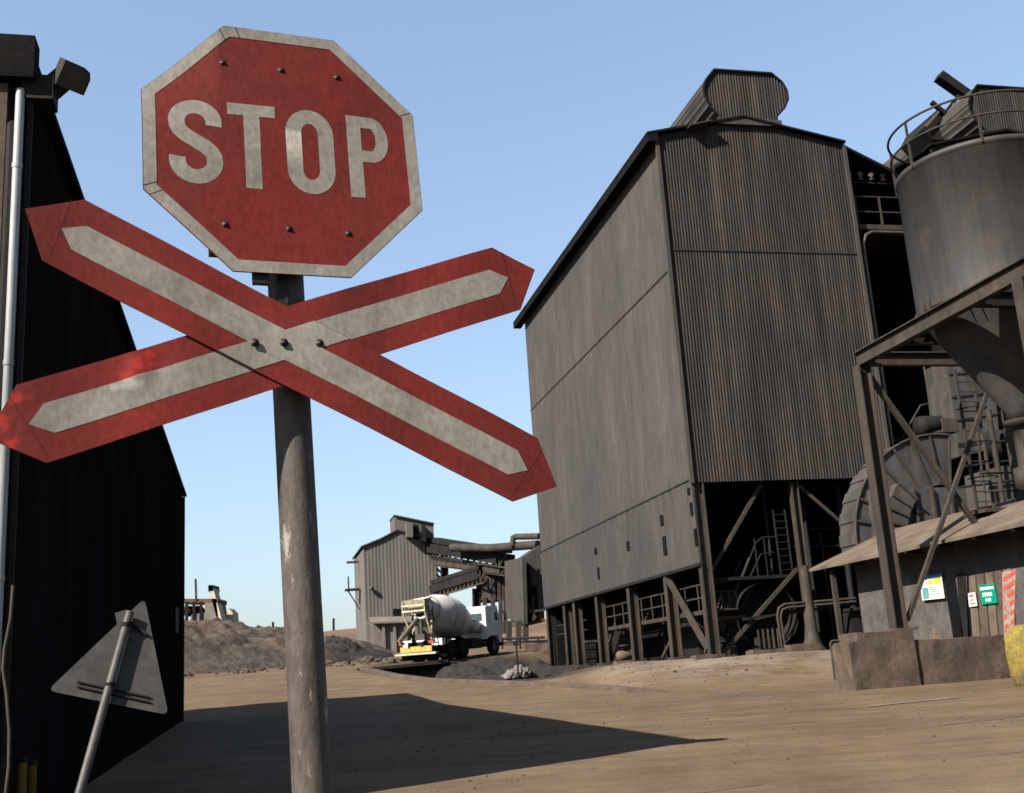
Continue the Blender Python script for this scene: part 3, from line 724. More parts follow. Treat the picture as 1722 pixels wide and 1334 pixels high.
mb = MB(); mb.box(P(BL / 2, .0, 5.06), .18, BL, .12, D2, D1); link('edge_beam', mb, M_steeldark, plant)
# walkway under the cladding
wz = 3.35
mb = MB(); mb.box(P(8.0, .55, wz), .12, 15.6, .16, D2, D1); mb.box(P(8.0, .95, wz), .9, 15.6, .05, D2, D1); link('walkway', mb, M_steel, plant)
mb = MB()
for z in (wz + .55, wz + 1.05): mb.tube([P(.3, .5, z), P(15.6, .5, z)], .035, 6)
for k in range(12): mb.tube([P(.5 + 1.36 * k, .5, wz), P(.5 + 1.36 * k, .5, wz + 1.05)], .03, 6)
link('handrail', mb, M_steel, plant)
mb = MB(); mb.box(P(19.2, .9, 2.9), 1.0, 3.4, .1, D2, D1)
for z in (3.5, 4.0): mb.tube([P(17.5, .45, z), P(23.5, .45, z)], .03, 6)
mb.tube([P(22, .5, 1.6), P(22, .5, 5)], .06, 6); link('platform', mb, M_steel, plant)
# front bay: platform, ladder, stair rail
mb = MB(); mb.bar(P(.5, .6, 4.5), P(.5, 4.2, 4.5), .14, .12); mb.box(P(1.2, 2.8, 4.45), 3.0, 1.4, .06, D2, D1); link('platform', mb, M_steeldark, plant)
mb = MB()
for z in (5.5, 6.0 + .0):
    pass
mb.tube([P(.6, 1.9, 4.55), P(.6, 2.6, 5.85), P(.6, 2.9, 6.05), P(.6, 3.6, 6.05)], .03, 6); mb.tube([P(.6, 2.2, 4.55), P(.6, 2.75, 5.4), P(.6, 3.3, 5.45)], .03, 6)
for w_ in (2.55, 2.95, 3.5): mb.tube([P(.6, w_, 4.5), P(.6, w_, 6.0)], .03, 6)
link('handrail', mb, M_steeldark, plant)  # darker steel puts the shade into this rail's colour
mb = MB()
for w_ in (3.45, 3.95): mb.bar(P(.5, w_, 4.6), P(.55, w_, 7.1), .05, .07)
for k in range(9): mb.bar(P(.52, 3.45, 4.75 + .27 * k), P(.52, 3.95, 4.75 + .27 * k), .03, .03)
link('ladder', mb, M_steeldark, plant)  # dark steel colour stands for the shade over the ladder
mb = MB()
for w_ in (1.0, 1.3, 1.6): mb.tube([P(.7, w_, 3.1), P(.7, w_, 4.05)], .03, 6)
mb.tube([P(.7, .6, 3.55), P(.7, 1.6, 3.55)], .03, 6); mb.tube([P(.7, .6, 4.05), P(.7, 1.6, 4.05)], .03, 6); mb.box(P(.9, 1.1, 3.05), 1.3, .9, .1, D2, D1); link('platform', mb, M_steel, plant)
mb = MB()
mb.tube([P(.3, 2.1, 2.9 + .0), P(.3, 4.2, 3.25)], .05, 6); mb.bar(P(.35, 1.6, 2.95), P(.35, 6.4, 3.3), .1, .1); link('cross_beam', mb, M_steeldark, plant)

for t in (4.1, 9.0, 14.05, 18.2):
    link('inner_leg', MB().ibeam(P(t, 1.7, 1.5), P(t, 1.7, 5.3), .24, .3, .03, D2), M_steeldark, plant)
mb = MB()
for k in range(9): mb.box(P(1.1, 1.15 + .14 * k, 2.2 + .25 * k), .26, .8, .04, D2, D1)
for e in (.75, 1.45): mb.bar(P(e, 1.0, 2.0), P(e, 2.35, 4.4), .05, .16)
link('stair', mb, M_steeldark, plant)
mb = MB()
for e in (.7, 1.5): mb.tube([P(e, .95, 2.9), P(e, 2.3, 5.3)], .03, 6)
link('handrail', mb, M_steel, plant)
for w_, z0, z1, rad in ((1.75, 1.6, 4.5, .05), (3.35, 4.5, 8.1, .06), (5.0, 1.6, 8.1, .08), (5.6, 1.6, 6.2, .05), (6.6, 1.6, 8.1, .12)):
    link('riser', MB().tube([P(1.0, w_, z0), P(1.0, w_, z1)], rad, 8), M_steeldark, plant)
for z in (4.9, 5.7, 6.4): link('cross_rail', MB().tube([P(1.2, 4.5, z), P(1.2, 8.2, z - .1)], .05, 6), M_steeldark, plant)
mb = MB(); mb.box(P(.6, 7.0, 3.1), 1.6, 1.0, .12, D2, D1); mb.box(P(.9, 6.6, 2.3), .9, .8, 1.4, D2, D1); link('plinth', mb, M_steeldark, plant)
pmp = thing('pump', P(9.9, -.1, 1.65), 'small pale rusty pump between two side legs of the plant', 'pump')
mb = MB(); mb.lathe(P(10.0, -.05, 1.98), [(0, -.4), (.16, -.38), (.24, -.25), (.24, .1), (.15, .2), (.15, .5), (0, .52)], D2, 14); mb.box(P(10.0, -.05, 1.70), 1.0, .5, .14, D2, D1); link('body', mb, M_hutroof, pmp)
link('flange', MB().lathe(P(10.0, -.05, 2.2), [(0, 0), (.16, 0), (.16, .2), (.24, .2), (.24, .26), (0, .26)], UP, 12), M_steel, pmp)
# fan with round guard in the front bay
fan = thing('fan_unit', P(1.6, 2.9, 1.65), 'round dark fan housing with a spoked guard under the plant building', 'fan')
fcn = P(1.3, 2.65, 3.05)
mb = MB(); mb.lathe(fcn, [(1.25, .9), (1.25, 0), (1.15, -.05), (.75, -.05), (.7, 0), (.0, 0)], -D1, 36); mb.lathe(fcn, [(1.25, 0), (1.25, -.9)], -D1, 36); mb.box(fcn + V((0, 0, -1.2)) + D1 * .3, 2.2, 1.0, .5, D2, D1); link('casing', mb, M_steeldark, fan)
mb = MB()
for r in (.3, .5, .68): mb.tube([fcn - D1 * .10 + D2 * (r * math.cos(k * math.pi / 12)) + UP * (r * math.sin(k * math.pi / 12)) for k in range(25)], .022, 5)
for k in range(8): mb.tube([fcn - D1 * .10, fcn - D1 * .10 + D2 * (.7 * math.cos(k * math.pi / 4)) + UP * (.7 * math.sin(k * math.pi / 4))], .02, 5)
link('guard', mb, M_steel, fan)
mb = MB(); mb.box(P(.9, 2.6, 1.95), 1.0, .8, .6, D2, D1)
for k in range(5): mb.box(P(.45, 2.2 + .2 * k, 2.1), .05, .08, .9, D2, D1)
link('grille', mb, M_steel, fan)
pp = thing('bent_pipe', P(.2, 3.2, 1.65), 'pair of thick bent pipes rising from the ground under the plant', 'pipe')
for k in range(2):
    o = .13 * k
    link('pipe', MB().tube([P(.2, 3.0 + o, 1.6), P(.2, 2.95 + o, 3.0 - o * .3), P(.2, 3.05 + o, 3.3 - o * .6), P(.2, 3.3 + o, 3.42 - o), P(.2, 6.3, 3.5 - o)], .05, 8), M_steel, pp)
kil = thing('machine_block', P(6, 4, 1.65), 'dark bulky machine deep under the plant building', 'machine')
mb = MB(); mb.box(P(7, 3.0, 2.6), 2.4, 3, 1.9, D2, D1); mb.lathe(P(9, 3, 3.1), [(0, 0), (.9, 0), (.9, 4), (0, 4)], D1, 20); mb.box(P(16, 2.8, 2.5), 2.2, 2.6, 1.8, D2, D1); link('body', mb, M_steeldark, kil)

# ------------------------------------------------------------------ second bay, valley roof and dark recess
annex = thing('annex_hall', P(6, 12, 1.65), 'second brown clad hall with its own roof ventilator behind the round tank', 'building')
WO = 12.7
mb = MB(); mb.corrug(P(0, WO, 0), D2, BW, lambda u: 10.2, lambda u: zroof(u), -D1, .128, .019, 4); link('front_wall', mb, M_cladbrown, annex)
mb = MB(); mb.box(P(6, WO + .05, 12.3), .1, 12, 20, D2, D1); mb.box(P(7.0, 10.6, 12.2), 4.4, .1, 21, D2, D1); mb.box(P(12, WO + BW, 13), .1, 24, 19, D2, D1); link('dark_backing', mb, M_black, annex)
mb = MB()
for a, b, za, zb in ((WO - .1, WO + WR, ZE, ZR), (WO + WR, WO + BW + .2, ZR, 22.7)):
    mb.prism([P(-.2, a, za + .03), P(-.2, b, zb + .03), P(-.2, b, zb + .14), P(-.2, a, za + .14)], D1 * (BL + .5))
mb.prism([P(.1, BW + .06, 22.68), P(.1, 10.65, 21.6), P(.1, 10.65, 21.75), P(.1, BW + .06, 22.8)], D1 * BL); mb.prism([P(.1, 10.66, 21.6), P(.1, WO - .12, 22.7), P(.1, WO - .12, 22.82), P(.1, 10.66, 21.75)], D1 * BL)
link('roof', mb, M_roof, annex)
ventilator(annex, WO, 0.0, 14)
mb = MB(); mb.box(P(1.5, 10.6, 19.0), 4.1, 2.4, .12, D2, D1); mb.bar(P(.3, 8.6, 19.05), P(.3, 12.5, 19.05), .1, .22); link('platform', mb, M_steel, annex)
mb = MB()
for z in (19.75, 20.45): mb.tube([P(.3, 8.6, z), P(.3, 12.5, z)], .035, 6)
for k in range(4): mb.bar(P(.3, 8.85 + 1.15 * k, 19.1), P(.3, 8.85 + 1.15 * k, 20.45), .07, .07)
link('handrail', mb, M_steel, annex)
for k in range(4):
    mb = MB().lathe(P(.6, 8.9 + .55 * k, 21.55), [(.0, -.18), (.14, -.16), (.05, -.02), (.15, .06), (.1, .18), (0, .2)], UP, 10); link('roller', mb, M_hutroof, annex)
mb = MB(); mb.bar(P(.6, 8.6, 21.25), P(.6, 11, 21.25), .05, .06); link('roller_beam', mb, M_steeldark, annex)
mb = MB(); mb.tube([P(.1, 11.0, 18.75), P(.1, 9.3, 18.75), P(.1, 9.0, 18.6), P(.1, 8.82, 18.2), P(.1, 8.8, 17.5), P(.1, 8.8, 4)], .075, 8); link('pipe', mb, M_galv, annex)
# stairs and platforms low in the recess
mb = MB()
b0 = K + D1 * .8
def Q(u, v, t=.8): return onp(u, v, P(t, 0, 0), D1)
mb.tube([Q(1553, 610), Q(1570, 712)], .06, 6); mb.tube([Q(1580, 612), Q(1592, 700)], .05, 6)
mb.tube([Q(1518, 735), Q(1548, 682), Q(1566, 678), Q(1590, 690), Q(1604, 722)], .04, 6); mb.tube([Q(1530, 745), Q(1556, 702), Q(1600, 738)], .04, 6)
for a, b in (((1563, 676), (1568, 730)), ((1535, 702), (1545, 745))): mb.tube([Q(*a), Q(*b)], .035, 6)
link('stair_rail', mb, M_steel, annex)
mb = MB(); mb.box(Q(1580, 775, 1.6), 5.0, 1.6, .14, D2, D1); mb.bar(Q(1490, 738, 1.0), Q(1640, 745, 1.0), .1, .16); link('platform', mb, M_steeldark, annex)
ch = thing('clad_hopper', Q(1630, 760, -.6), 'pale dusty sheet clad hopper box behind the tank legs', 'hopper')
mb = MB(); c0, c1_, c2_, c3_ = Q(1592, 605, -1.2), Q(1668, 600, -1.2), Q(1682, 752, -1.2), Q(1612, 768, -1.2); mb.prism([c0, c1_, c2_, c3_], D1 * 1.6); link('body', mb, M_galv, ch)
mb = MB()
for k in range(4):
    a = lerp(c0, c3_, .15 + .24 * k); b = lerp(c1_, c2_, .15 + .24 * k); mb.bar(a - D1 * .03, b - D1 * .03, .05, .07)
link('stiffener', mb, M_steel, ch)
# broken conveyor head above the roof line
cv = thing('roof_conveyor', Q(1580, 215, 3), 'black inclined conveyor head and hood above the annex roof', 'conveyor')
mb = MB(); mb.bar(Q(1578, 128, 2), Q(1640, 172, 2), .5, .42, UP); mb.bar(Q(1590, 190, 2), Q(1620, 150, 2), .16, .16); mb.bar(Q(1566, 172, 2), Q(1600, 200, 2), .16, .2); link('boom', mb, M_steeldark, cv)
mb = MB(); mb.prism([Q(1553, 216, 2.2), Q(1562, 198, 2.2), Q(1578, 183, 2.2), Q(1612, 186, 2.2), Q(1655, 235, 2.2), Q(1570, 235, 2.2)], D1 * 2); link('hood', mb, M_steeldark, cv)
mb = MB(); mb.bar(Q(1556, 213, 2.0), Q(1578, 188, 2.0), .05, .12); mb.bar(Q(1597, 200, 1.9), Q(1606, 176, 1.9), .12, .2); link('edge_trim', mb, M_hutroof, cv)

# ------------------------------------------------------------------ round tank on its steel frame
P1 = V((9.6, 30.0, 0)); FW, FL = 4.4, 6.9; BZ = 9.28
TC = V((12.42, 27.2, 0)); TR = 2.02
tank = thing('storage_tank', V((TC.x, TC.y, .6)), 'grey steel tank with a conical bottom and ring rail on a tall frame', 'tank')
mb = MB(); mb.lathe(TC, [(TR, 9.62), (TR, 13.22), (TR + .04, 13.24), (TR + .04, 13.36), (TR - .06, 13.38), (.2, 13.75), (0, 13.76)], UP, 72); link('shell', mb, M_tank, tank)
mb = MB(); mb.lathe(TC, [(TR - .01, 9.62), (.34, 6.95), (.34, 6.72), (0, 6.72)], UP, 72); link('cone', mb, M_tank, tank)
mb = MB(); mb.lathe(TC, [(.45, 6.72), (.45, 6.62), (.26, 6.6), (.26, 5.6), (.4, 5.55), (.4, 5.1), (.2, 5.0), (.2, 4.3), (0, 4.3)], UP, 24); mb.box(TC + UP * 6.2 - D1 * .4, .5, .4, .45, D2, D1); link('spout', mb, M_steel, tank)
def ring(r, z, n=64): return [TC + V((r * math.cos(2 * math.pi * k / n), r * math.sin(2 * math.pi * k / n), z)) for k in range(n + 1)]
mb = MB(); mb.tube(ring(TR + .06, 14.5), .032, 8); mb.tube(ring(TR + .06, 13.95), .026, 8); link('guard_rail', mb, M_steel, tank)
for k in range(7):
    a = R(200 + 51.4 * k); d = V((math.cos(a), math.sin(a), 0)); link('rail_post', MB().bar(TC + d * (TR + .05) + UP * 13.25, TC + d * (TR + .06) + UP * 14.5, .06, .035), M_steel, tank)
for k in range(10):
    a = R(190 + 36 * k); d = V((math.cos(a), math.sin(a), 0)); s = V((-d.y, d.x, 0))
    for e in (-.13, .13):
        mb = MB(); b0_ = TC + d * (TR + .01) + s * e; mb.prism([b0_ + UP * 9.4, b0_ + d * .12 + UP * 9.4, b0_ + UP * 9.85], s * .03); link('gusset', mb, M_tank, tank)
P2 = P1 - D1 * FL; P3 = P1 + D2 * FW; P4 = P2 + D2 * FW
for nm, a, b in (('beam', P1, P2), ('beam', P3, P4)):
    link(nm, MB().ibeam(a + UP * BZ + D1 * .2, b + UP * BZ - D1 * .2, .22, .42, .035, UP), M_steel, tank)
for a, b in ((P1, P3), (P2, P4)):
    link('beam', MB().ibeam(a + UP * (BZ - .02) + D2 * .15, b + UP * (BZ - .02) - D2 * .15, .22, .38, .035, UP), M_steel, tank)
for f in (.28, .72): link('beam', MB().ibeam(lerp(P1, P2, f) + UP * (BZ + .0) + D2 * .15, lerp(P3, P4, f) + UP * BZ - D2 * .15, .2, .36, .03, UP), M_steeldark, tank)
for p in (P1, P2, P3, P4):
    g = gz(p.x, p.y); link('leg', MB().ibeam(V((p.x, p.y, g - .1)), p + UP * (BZ - .2), .34, .36, .035, D2), M_steel, tank)
link('base_plate', MB().box(P1 + UP * 1.98, .7, .7, .06, D2, D1), M_conc, tank)
link('brace', MB().bar(P1 + D2 * .25 + UP * 2.2 - D1 * .05, P3 - D2 * .3 + UP * 8.9 - D1 * .05, .12, .1), M_steel, tank)
link('brace', MB().bar(P1 + D2 * .2 + UP * 8.9 + D1 * .1, P3 - D2 * .1 + UP * 2.2 + D1 * .1, .14, .12), M_steel, tank)
mb = MB(); LB = P3 - D2 * .9 + D1 * .9
for e in (0, .55): mb.bar(LB + D2 * e + UP * .8, LB + D2 * e + UP * 9.2, .06, .08)
for k in range(28): mb.bar(LB + UP * (1 + .29 * k), LB + D2 * .55 + UP * (1 + .29 * k), .03, .03)
link('ladder', mb, M_steel, tank)
mb = MB()
for k in range(5):
    c = LB + D2 * .27 + UP * (4.0 + 1.0 * k); mb.tube([c + D2 * (.42 * math.cos(R(a))) - D1 * (.5 * math.sin(R(a))) for a in range(0, 181, 20)], .02, 5)
link('ladder_cage', mb, M_steeldark, tank)
mb = MB(); mb.box(P3 - D2 * .4 + D1 * .5 + UP * 5.0, 1.8, 1.0, .1, D2, D1)
for z in (5.5, 6.0): mb.tube([P3 - D2 * 1.3 + UP * z, P3 + D2 * .6 + UP * z], .03, 6)
link('platform', mb, M_steel, tank)

# ------------------------------------------------------------------ big ribbed duct elbow
elb = thing('fan_scroll', at(1500, 900, 40), 'big grey ribbed scroll casing with a curved pale rim beside the plant', 'duct')
EO = at(1600, 904, 39.5); pxm = 39.5 / 1900 * 1.07
def E(r, a, t=0.0): return EO + D2 * (r * math.cos(R(a))) + UP * (r * math.sin(R(a))) + D1 * t
RO, RI = 163 * pxm, 84 * pxm
angs = [82 + 6.2 * k for k in range(18)]
mb = MB(); mb.grid([[E(RI, a), E(RO, a)] for a in angs], False); mb.grid([[E(RI, a, 1.1), E(RO, a, 1.1)] for a in angs], False); link('side_plate', mb, M_galv, elb)
mb = MB()
for k, a in enumerate(angs[:-1]):
    b = angs[k+1]; j = .02 if k % 2 else -.02
    mb.grid([[E(RO + j, a, -.05), E(RO + j, a, 1.15)], [E(RO + j, b, -.05), E(RO + j, b, 1.15)]], False)
link('rim', mb, M_galv, elb)
link('inner_rim', MB().grid([[E(RI, a), E(RI, a, 1.1)] for a in angs], False), M_galv, elb)
for k in range(0, 18, 2): link('rib', MB().bar(E(RI + .05, angs[k], -.05), E(RO - .02, angs[k], -.05), .05, .09), M_steel, elb)
mb = MB(); mb.tube([E(RO + .03, a, -.04) for a in angs], .05, 6); mb.tube([E(RI, a, -.04) for a in angs], .045, 6); link('flange', mb, M_steel, elb)
EO2 = EO - D1 * .5 + UP * -.1
mb = MB(); a2 = [136 + 5 * k for k in range(11)]
f2 = lambda r, a, t=0: EO2 + D2 * (r * math.cos(R(a))) + UP * (r * math.sin(R(a))) + D1 * t
mb.grid([[f2(2.0, a), f2(2.85, a)] for a in a2], False); mb.grid([[f2(2.85, a), f2(2.85, a, .45)] for a in a2], False); link('inner_casing', mb, M_galv, elb)
for a in a2[::2]: link('rib', MB().bar(f2(2.0, a, -.04), f2(2.83, a, -.04), .05, .08), M_steel, elb)
mb = MB(); bx = at(1575, 860, 38.9)
mb.box(bx + D1 * 1.0, 4.6, 1.6, 1.7, D2, D1); link('lower_box', mb, M_galv, elb)
for k in range(7): link('stiffener', MB().box(bx + D2 * (-2.1 + .7 * k) + D1 * .12, .09, .14, 1.75, D2, D1), M_steel, elb)

# ------------------------------------------------------------------ pipe rack and drives behind the hut
rack = thing('pipe_rack', at(1650, 870, 33.5), 'crowded dark rack of pipes and platforms between the hut roof and the tank', 'pipes')
def G(u, v, y=34.0): return at(u, v, y)
mb = MB(); mb.prism([G(1612, 868), G(1722, 842), G(1722, 852), G(1614, 878)], D1 * 1.2); link('platform', mb, M_hutroof, rack)
mb = MB(); mb.prism([G(1614, 879), G(1722, 853), G(1722, 872), G(1616, 896)], D1 * 1.0); link('fascia_beam', mb, M_steeldark, rack)
for u0, v0, u1, v1, rad in ((1628, 760, 1646, 872, .06), (1662, 690, 1690, 862, .09), (1700, 700, 1722, 850, .11), (1640, 700, 1660, 868, .045)):
    link('riser', MB().tube([G(u0, v0), G(u1, v1)], rad, 8), M_steel, rack)
for v in (752, 786, 820): link('cross_rail', MB().tube([G(1612, v), G(1722, v - 14)], .04, 6), M_steeldark, rack)
mb = MB(); mb.prism([G(1660, 790, 35), G(1700, 780, 35), G(1706, 850, 35), G(1668, 858, 35)], D1 * 1.2); link('gearbox', mb, M_galv, rack)
mb = MB(); mb.lathe(G(1690, 745, 35), [(0, -.5), (.42, -.5), (.42, .5), (0, .5)], D2, 16); link('motor', mb, M_steeldark, rack)
mb = MB(); mb.tube([G(1668, 655, 33), G(1690, 664, 33), G(1704, 690, 33), G(1700, 720, 33), G(1722, 735, 33)], .12, 10); link('hose', mb, M_galv, rack)
drv = thing('drive_unit', at(1558, 715, 40), 'dark motor and gear sitting on top of the ribbed scroll casing', 'motor')
mb = MB(); mb.lathe(at(1566, 716, 40), [(0, -.55), (.33, -.55), (.36, -.3), (.36, .35), (.2, .5), (0, .5)], D2, 16); link('motor', mb, M_steeldark, drv)
mb = MB(); mb.box(at(1590, 718, 40), .6, .6, .5, D2, D1); mb.bar(at(1545, 730, 40), at(1604, 726, 40), .5, .08); link('base_frame', mb, M_steel, drv)

# ------------------------------------------------------------------ low hut
H = V((9.47, 38.0, 0)); HZ = 4.16; HL = 14.5
def HP(s, w_, z): return H - D1 * s + D2 * w_ + UP * z          # s runs toward the viewer
hut = thing('low_hut', HP(2, 1, .8), 'low grey block hut under a dusty lean-to roof behind the concrete wall', 'building')
rr = onp(1500, 893, H, D1); rw, rz = (rr - H).dot(D2), rr.z
slope = (rz - HZ) / rw
mb = MB(); mb.prism([HP(0, 0, HZ), HP(0, 3.0, HZ + slope * 3.0), HP(0, 3.0, HZ + slope * 3.0 + .1), HP(0, 0, HZ + .09)], -D1 * HL); link('roof', mb, M_hutroof, hut)
mb = MB(); mb.prism([HP(1.3, .95, .4), HP(1.3, .95, HZ + slope * .95), HP(1.3, 2.8, HZ + slope * 2.8), HP(1.3, 2.8, .4)], -D1 * (HL - 1.5)); link('wall', mb, M_hutwall, hut)
link('corner_post', MB().bar(HP(1.0, .3, .6), HP(1.0, .3, HZ), .14, .14), M_steel, hut)
for k in range(9): link('rafter', MB().box(HP(1 + 1.6 * k, .28, HZ + .0), .08, .5, .12, D1, D2), M_steeldark, hut)
mb = MB(); mb.box(HP(3.4, .88, 2.2), .08, .10, 3.4, D2, D1); link('wall_pipe', mb, M_steeldark, hut)
def HW(u, v, o=.0): return onp(u, v, H + D2 * (.95 - o), D2)
q = [HW(1609, 967, .03), HW(1622, 964, .03), HW(1630, 1075, .03), HW(1617, 1078, .03)]; mb = MB().prism(q, D2 * .02); link('door_gap', mb, M_steeldark, hut)
for k in range(5):
    u = 1627 + 15 * k; q = [HW(u, 970 - 3 * k, .05), HW(u + 12, 968 - 3 * k, .05), HW(u + 21, 1072, .05), HW(u + 9, 1074, .05)]; link('plank', MB().prism(q, D2 * .04), M_conc if k % 2 else M_hutroof, hut)
def panel(name, label, cat, quad, m, parts, off=.10):
    c = [HW(u, v, off) for u, v in quad]; o = thing(name, (c[2] + c[3]) / 2, label, cat)
    link('board', MB().prism(c, D2 * .02), m, o)
    for nm, (x0, y0, x1, y1), pm in parts:
        def L(x, y): return lerp(lerp(c[0], c[1], x), lerp(c[3], c[2], x), y) - D2 * .004
        link(nm, MB().add([L(x0, y0), L(x1, y0), L(x1, y1), L(x0, y1)], [(0, 1, 2, 3)]), pm, o)
    return o, c
nb, _ = panel('notice_board', 'white safety notice board with blue heading, green and yellow panels on hut wall', 'sign', [(1546, 969), (1582, 965), (1588, 1006), (1551, 1010)], M_paper,
      [('heading', (.0, .0, .98, .18), M_blue), ('panel', (.65, .12, .98, .38), M_lime), ('panel', (.38, .2, .6, .4), M_lime), ('panel', (.06, .5, .34, .95), M_teal)] + [('text_line', (.42, .5 + .09 * k, .9 - .08 * (k % 3), .53 + .09 * k), M_teal) for k in range(5)])
gs, gc = panel('green_sign', 'small green sign with white lettering on the planks beside the hut door', 'sign', [(1646, 984), (1671, 981), (1677, 1014), (1651, 1017)], M_green,
      [('text_line', (.05, .14, .95, .28), M_paper)] + [('text_line', (.16 + .13 * k, .42, .25 + .13 * k, .62), M_paper) for k in range(5)] + [('text_line', (.3 + .13 * k, .72, .39 + .13 * k, .88), M_paper) for k in range(3)])
wn, _ = panel('paper_notice', 'small white notice with red marks on the planks left of green sign', 'sign', [(1627, 998), (1639, 996), (1643, 1019), (1630, 1021)], M_paper,
      [('red_mark', (.2, .15, .75, .3), M_rednote), ('red_mark', (.35, .45, .6, .6), M_rednote), ('red_mark', (.2, .75, .8, .85), M_rednote)])
hz_ = thing('hazard_board', at(1700, 1050, 26.8), 'red and white striped hazard board standing beside the green sign', 'hazard marker')
a0, a1, a2_, a3 = at(1686, 962, 26.9), at(1708, 957, 26.7), at(1704, 1075, 26.8), at(1690, 1078, 27.0)
link('board', MB().prism([a0, a1, a2_, a3], D1 * .03), M_line, hz_)
for k in range(7):
    t = .02 + .14 * k
    def L(x, y): return lerp(lerp(a0, a1, x), lerp(a3, a2_, x), min(1, max(0, y))) - D1 * .005
    link('red_stripe', MB().add([L(0, t + .06), L(1, t - .02), L(1, t + .05), L(0, t + .13)], [(0, 1, 2, 3)]), M_rednote, hz_)
link('stake', MB().bar(at(1697, 1078, 27.0) + D1 * .05, V((at(1697, 1078, 27).x, 27.05, .4)), .05, .05), M_steel, hz_)

# ------------------------------------------------------------------ concrete wall, yellow block, pipe barrier
W1 = V((7.6, 27.6, 0))
wall = thing('concrete_wall', W1 + UP * .55, 'low stained brown concrete wall with a broken left end', 'wall')
def wobble(mb, a):
    from mathutils import noise
    mb.v = [p + V((noise.noise(p * 2.1), noise.noise(p * 2.1 + V((9, 3, 1))), noise.noise(p * 2.1 + V((4, 7, 2))))) * a for p in mb.v]; return mb
def block(p, du, L, z0, z1, th, n=(14, 6, 4), a=.05):
    mb = MB(); nx, nzz, ny = n; dn = V((-du.y, du.x, 0))
    def S(f): return f
    X = [L * i / nx for i in range(nx + 1)]; Z = [lerp(z0, z1, k / nzz) for k in range(nzz + 1)]; Y = [th * j / ny for j in range(ny + 1)]
    pt_ = lambda x, y, z: p + du * x + dn * y + UP * z
    for y in (0, th): mb.grid([[pt_(x, y, z) for z in Z] for x in X], False)
    for z in (z0, z1): mb.grid([[pt_(x, y, z) for y in Y] for x in X], False)
    for x in (0, L): mb.grid([[pt_(x, y, z) for z in Z] for y in Y], False)
    return wobble(mb, a)
link('end_block', block(W1 + D2 * .25, D2, 1.5, .2, 1.93, .9, (16, 18, 8), .03), M_conc, wall)
link('broken_end', block(W1, D2, .35, .2, 1.72, .8, (8, 22, 10), .055), M_conc, wall)
link('wall_run', block(W1 + D2 * 1.62 + D1 * .08, D2, 4.1, .2, 1.66, .4, (20, 8, 3), .035), M_conc, wall)
YB = V((10.36, 23.4, 0))
yb = thing('yellow_block', YB + UP * .4, 'chipped concrete block painted yellow at the right edge', 'barrier')
mb = block(YB, (D2 + D1 * .15).normalized(), 2.2, .35, 1.84, 1.1, (12, 10, 6), .05)
for p in mb.v:
    q = (p - YB).dot(D2); 
    p -= D2 * 0
    if q < .35:
        k = (.35 - q) / .35; p += D2 * (.16 * k * (abs((p.z - 1.15) / .75) ** 2))
    if p.z > 1.7: p.z -= .1 * max(0, .5 - q)
link('block', mb, M_yellow, yb)
pbx = at(1404, 1142, 34.2); pbz = gz(pbx.x, 34.2)
bar = thing('pipe_barrier', V((pbx.x, 34.2, pbz)), 'small bent pipe barrier left of the concrete wall', 'barrier')
q0 = V((pbx.x, 34.2, pbz)); link('post', MB().tube([q0, q0 + UP * 1.05, q0 + UP * 1.12 + D2 * .06, q0 + UP * 1.12 + D2 * 1.0], .035, 8), M_steel, bar)
link('post', MB().tube([q0 + D2 * .45 - UP * .1, q0 + D2 * .45 + UP * 1.1], .03, 8), M_steel, bar)

# ------------------------------------------------------------------ rubble
def stone(c, r):
    mb = MB(); mb.lathe(c, [(0, -r * .6), (r * .7, -r * .5), (r, 0), (r * .7, r * .5), (0, r * .6)], UP, 7, False); return wobble(mb, r * .5)
mb = MB()
for i in range(170):
    x, y = random.uniform(2.5, 14), random.uniform(36, 43.5); r = random.uniform(.012, .04) * (2 if random.random() < .1 else 1)
    s = stone(V((x, y, gz(x, y) + r * .3)), r); mb.add(s.v, s.f)
for i in range(420):
    x, y = random.uniform(-3, 9), random.uniform(12, 35); r = random.uniform(.008, .022)
    s = stone(V((x, y, gz(x, y) + r * .3)), r); mb.add(s.v, s.f)
tag(link('loose_stones', mb, M_conc), 'scattered loose stones and crumbs on the yard before the plant', 'stones', kind='stuff')
for k, (t, w_, L, lab) in enumerate(((.0, 1.7, 1.3, 'broken concrete slab lying flat right of the corner leg of the plant'), (-.5, 3.0, 1.2, 'dark concrete slab lump in front of the bent pipes'), (-.9, -.9, .9, 'thin slab of debris left of the corner leg'), (-.6, 4.9, 1.0, 'flat broken slab beside the flared round leg'))):
    p = P(t, w_, 0); p.z = 0; tag(link('concrete_slab', block(V((p.x, p.y, 0)), D2, L, gz(p.x, p.y) - .05, gz(p.x, p.y) + .16 + .12 * (k == 1), .6, (6, 2, 3), .05), M_conc), lab, 'debris', 'broken slabs at the foot of the plant')
mb = MB()
rp = at(872, 1122, 62)
for i in range(60):
    a, r = random.uniform(0, 6.28), random.uniform(0, 1) ** .6; h = .55 * (1 - r); s = stone(V((rp.x + .75 * r * math.cos(a), rp.y - 3 + .7 * r * math.sin(a), gz(rp.x, rp.y - 3) + .1 + h)), random.uniform(.08, .3)); mb.add(s.v, s.f)
tag(link('rock_heap', mb, M_rock), 'small heap of pale broken rock left of the far leg of the plant', 'rocks')
mk = at(868, 1082, 58); mk0 = V((mk.x, 58, gz(mk.x, 58)))
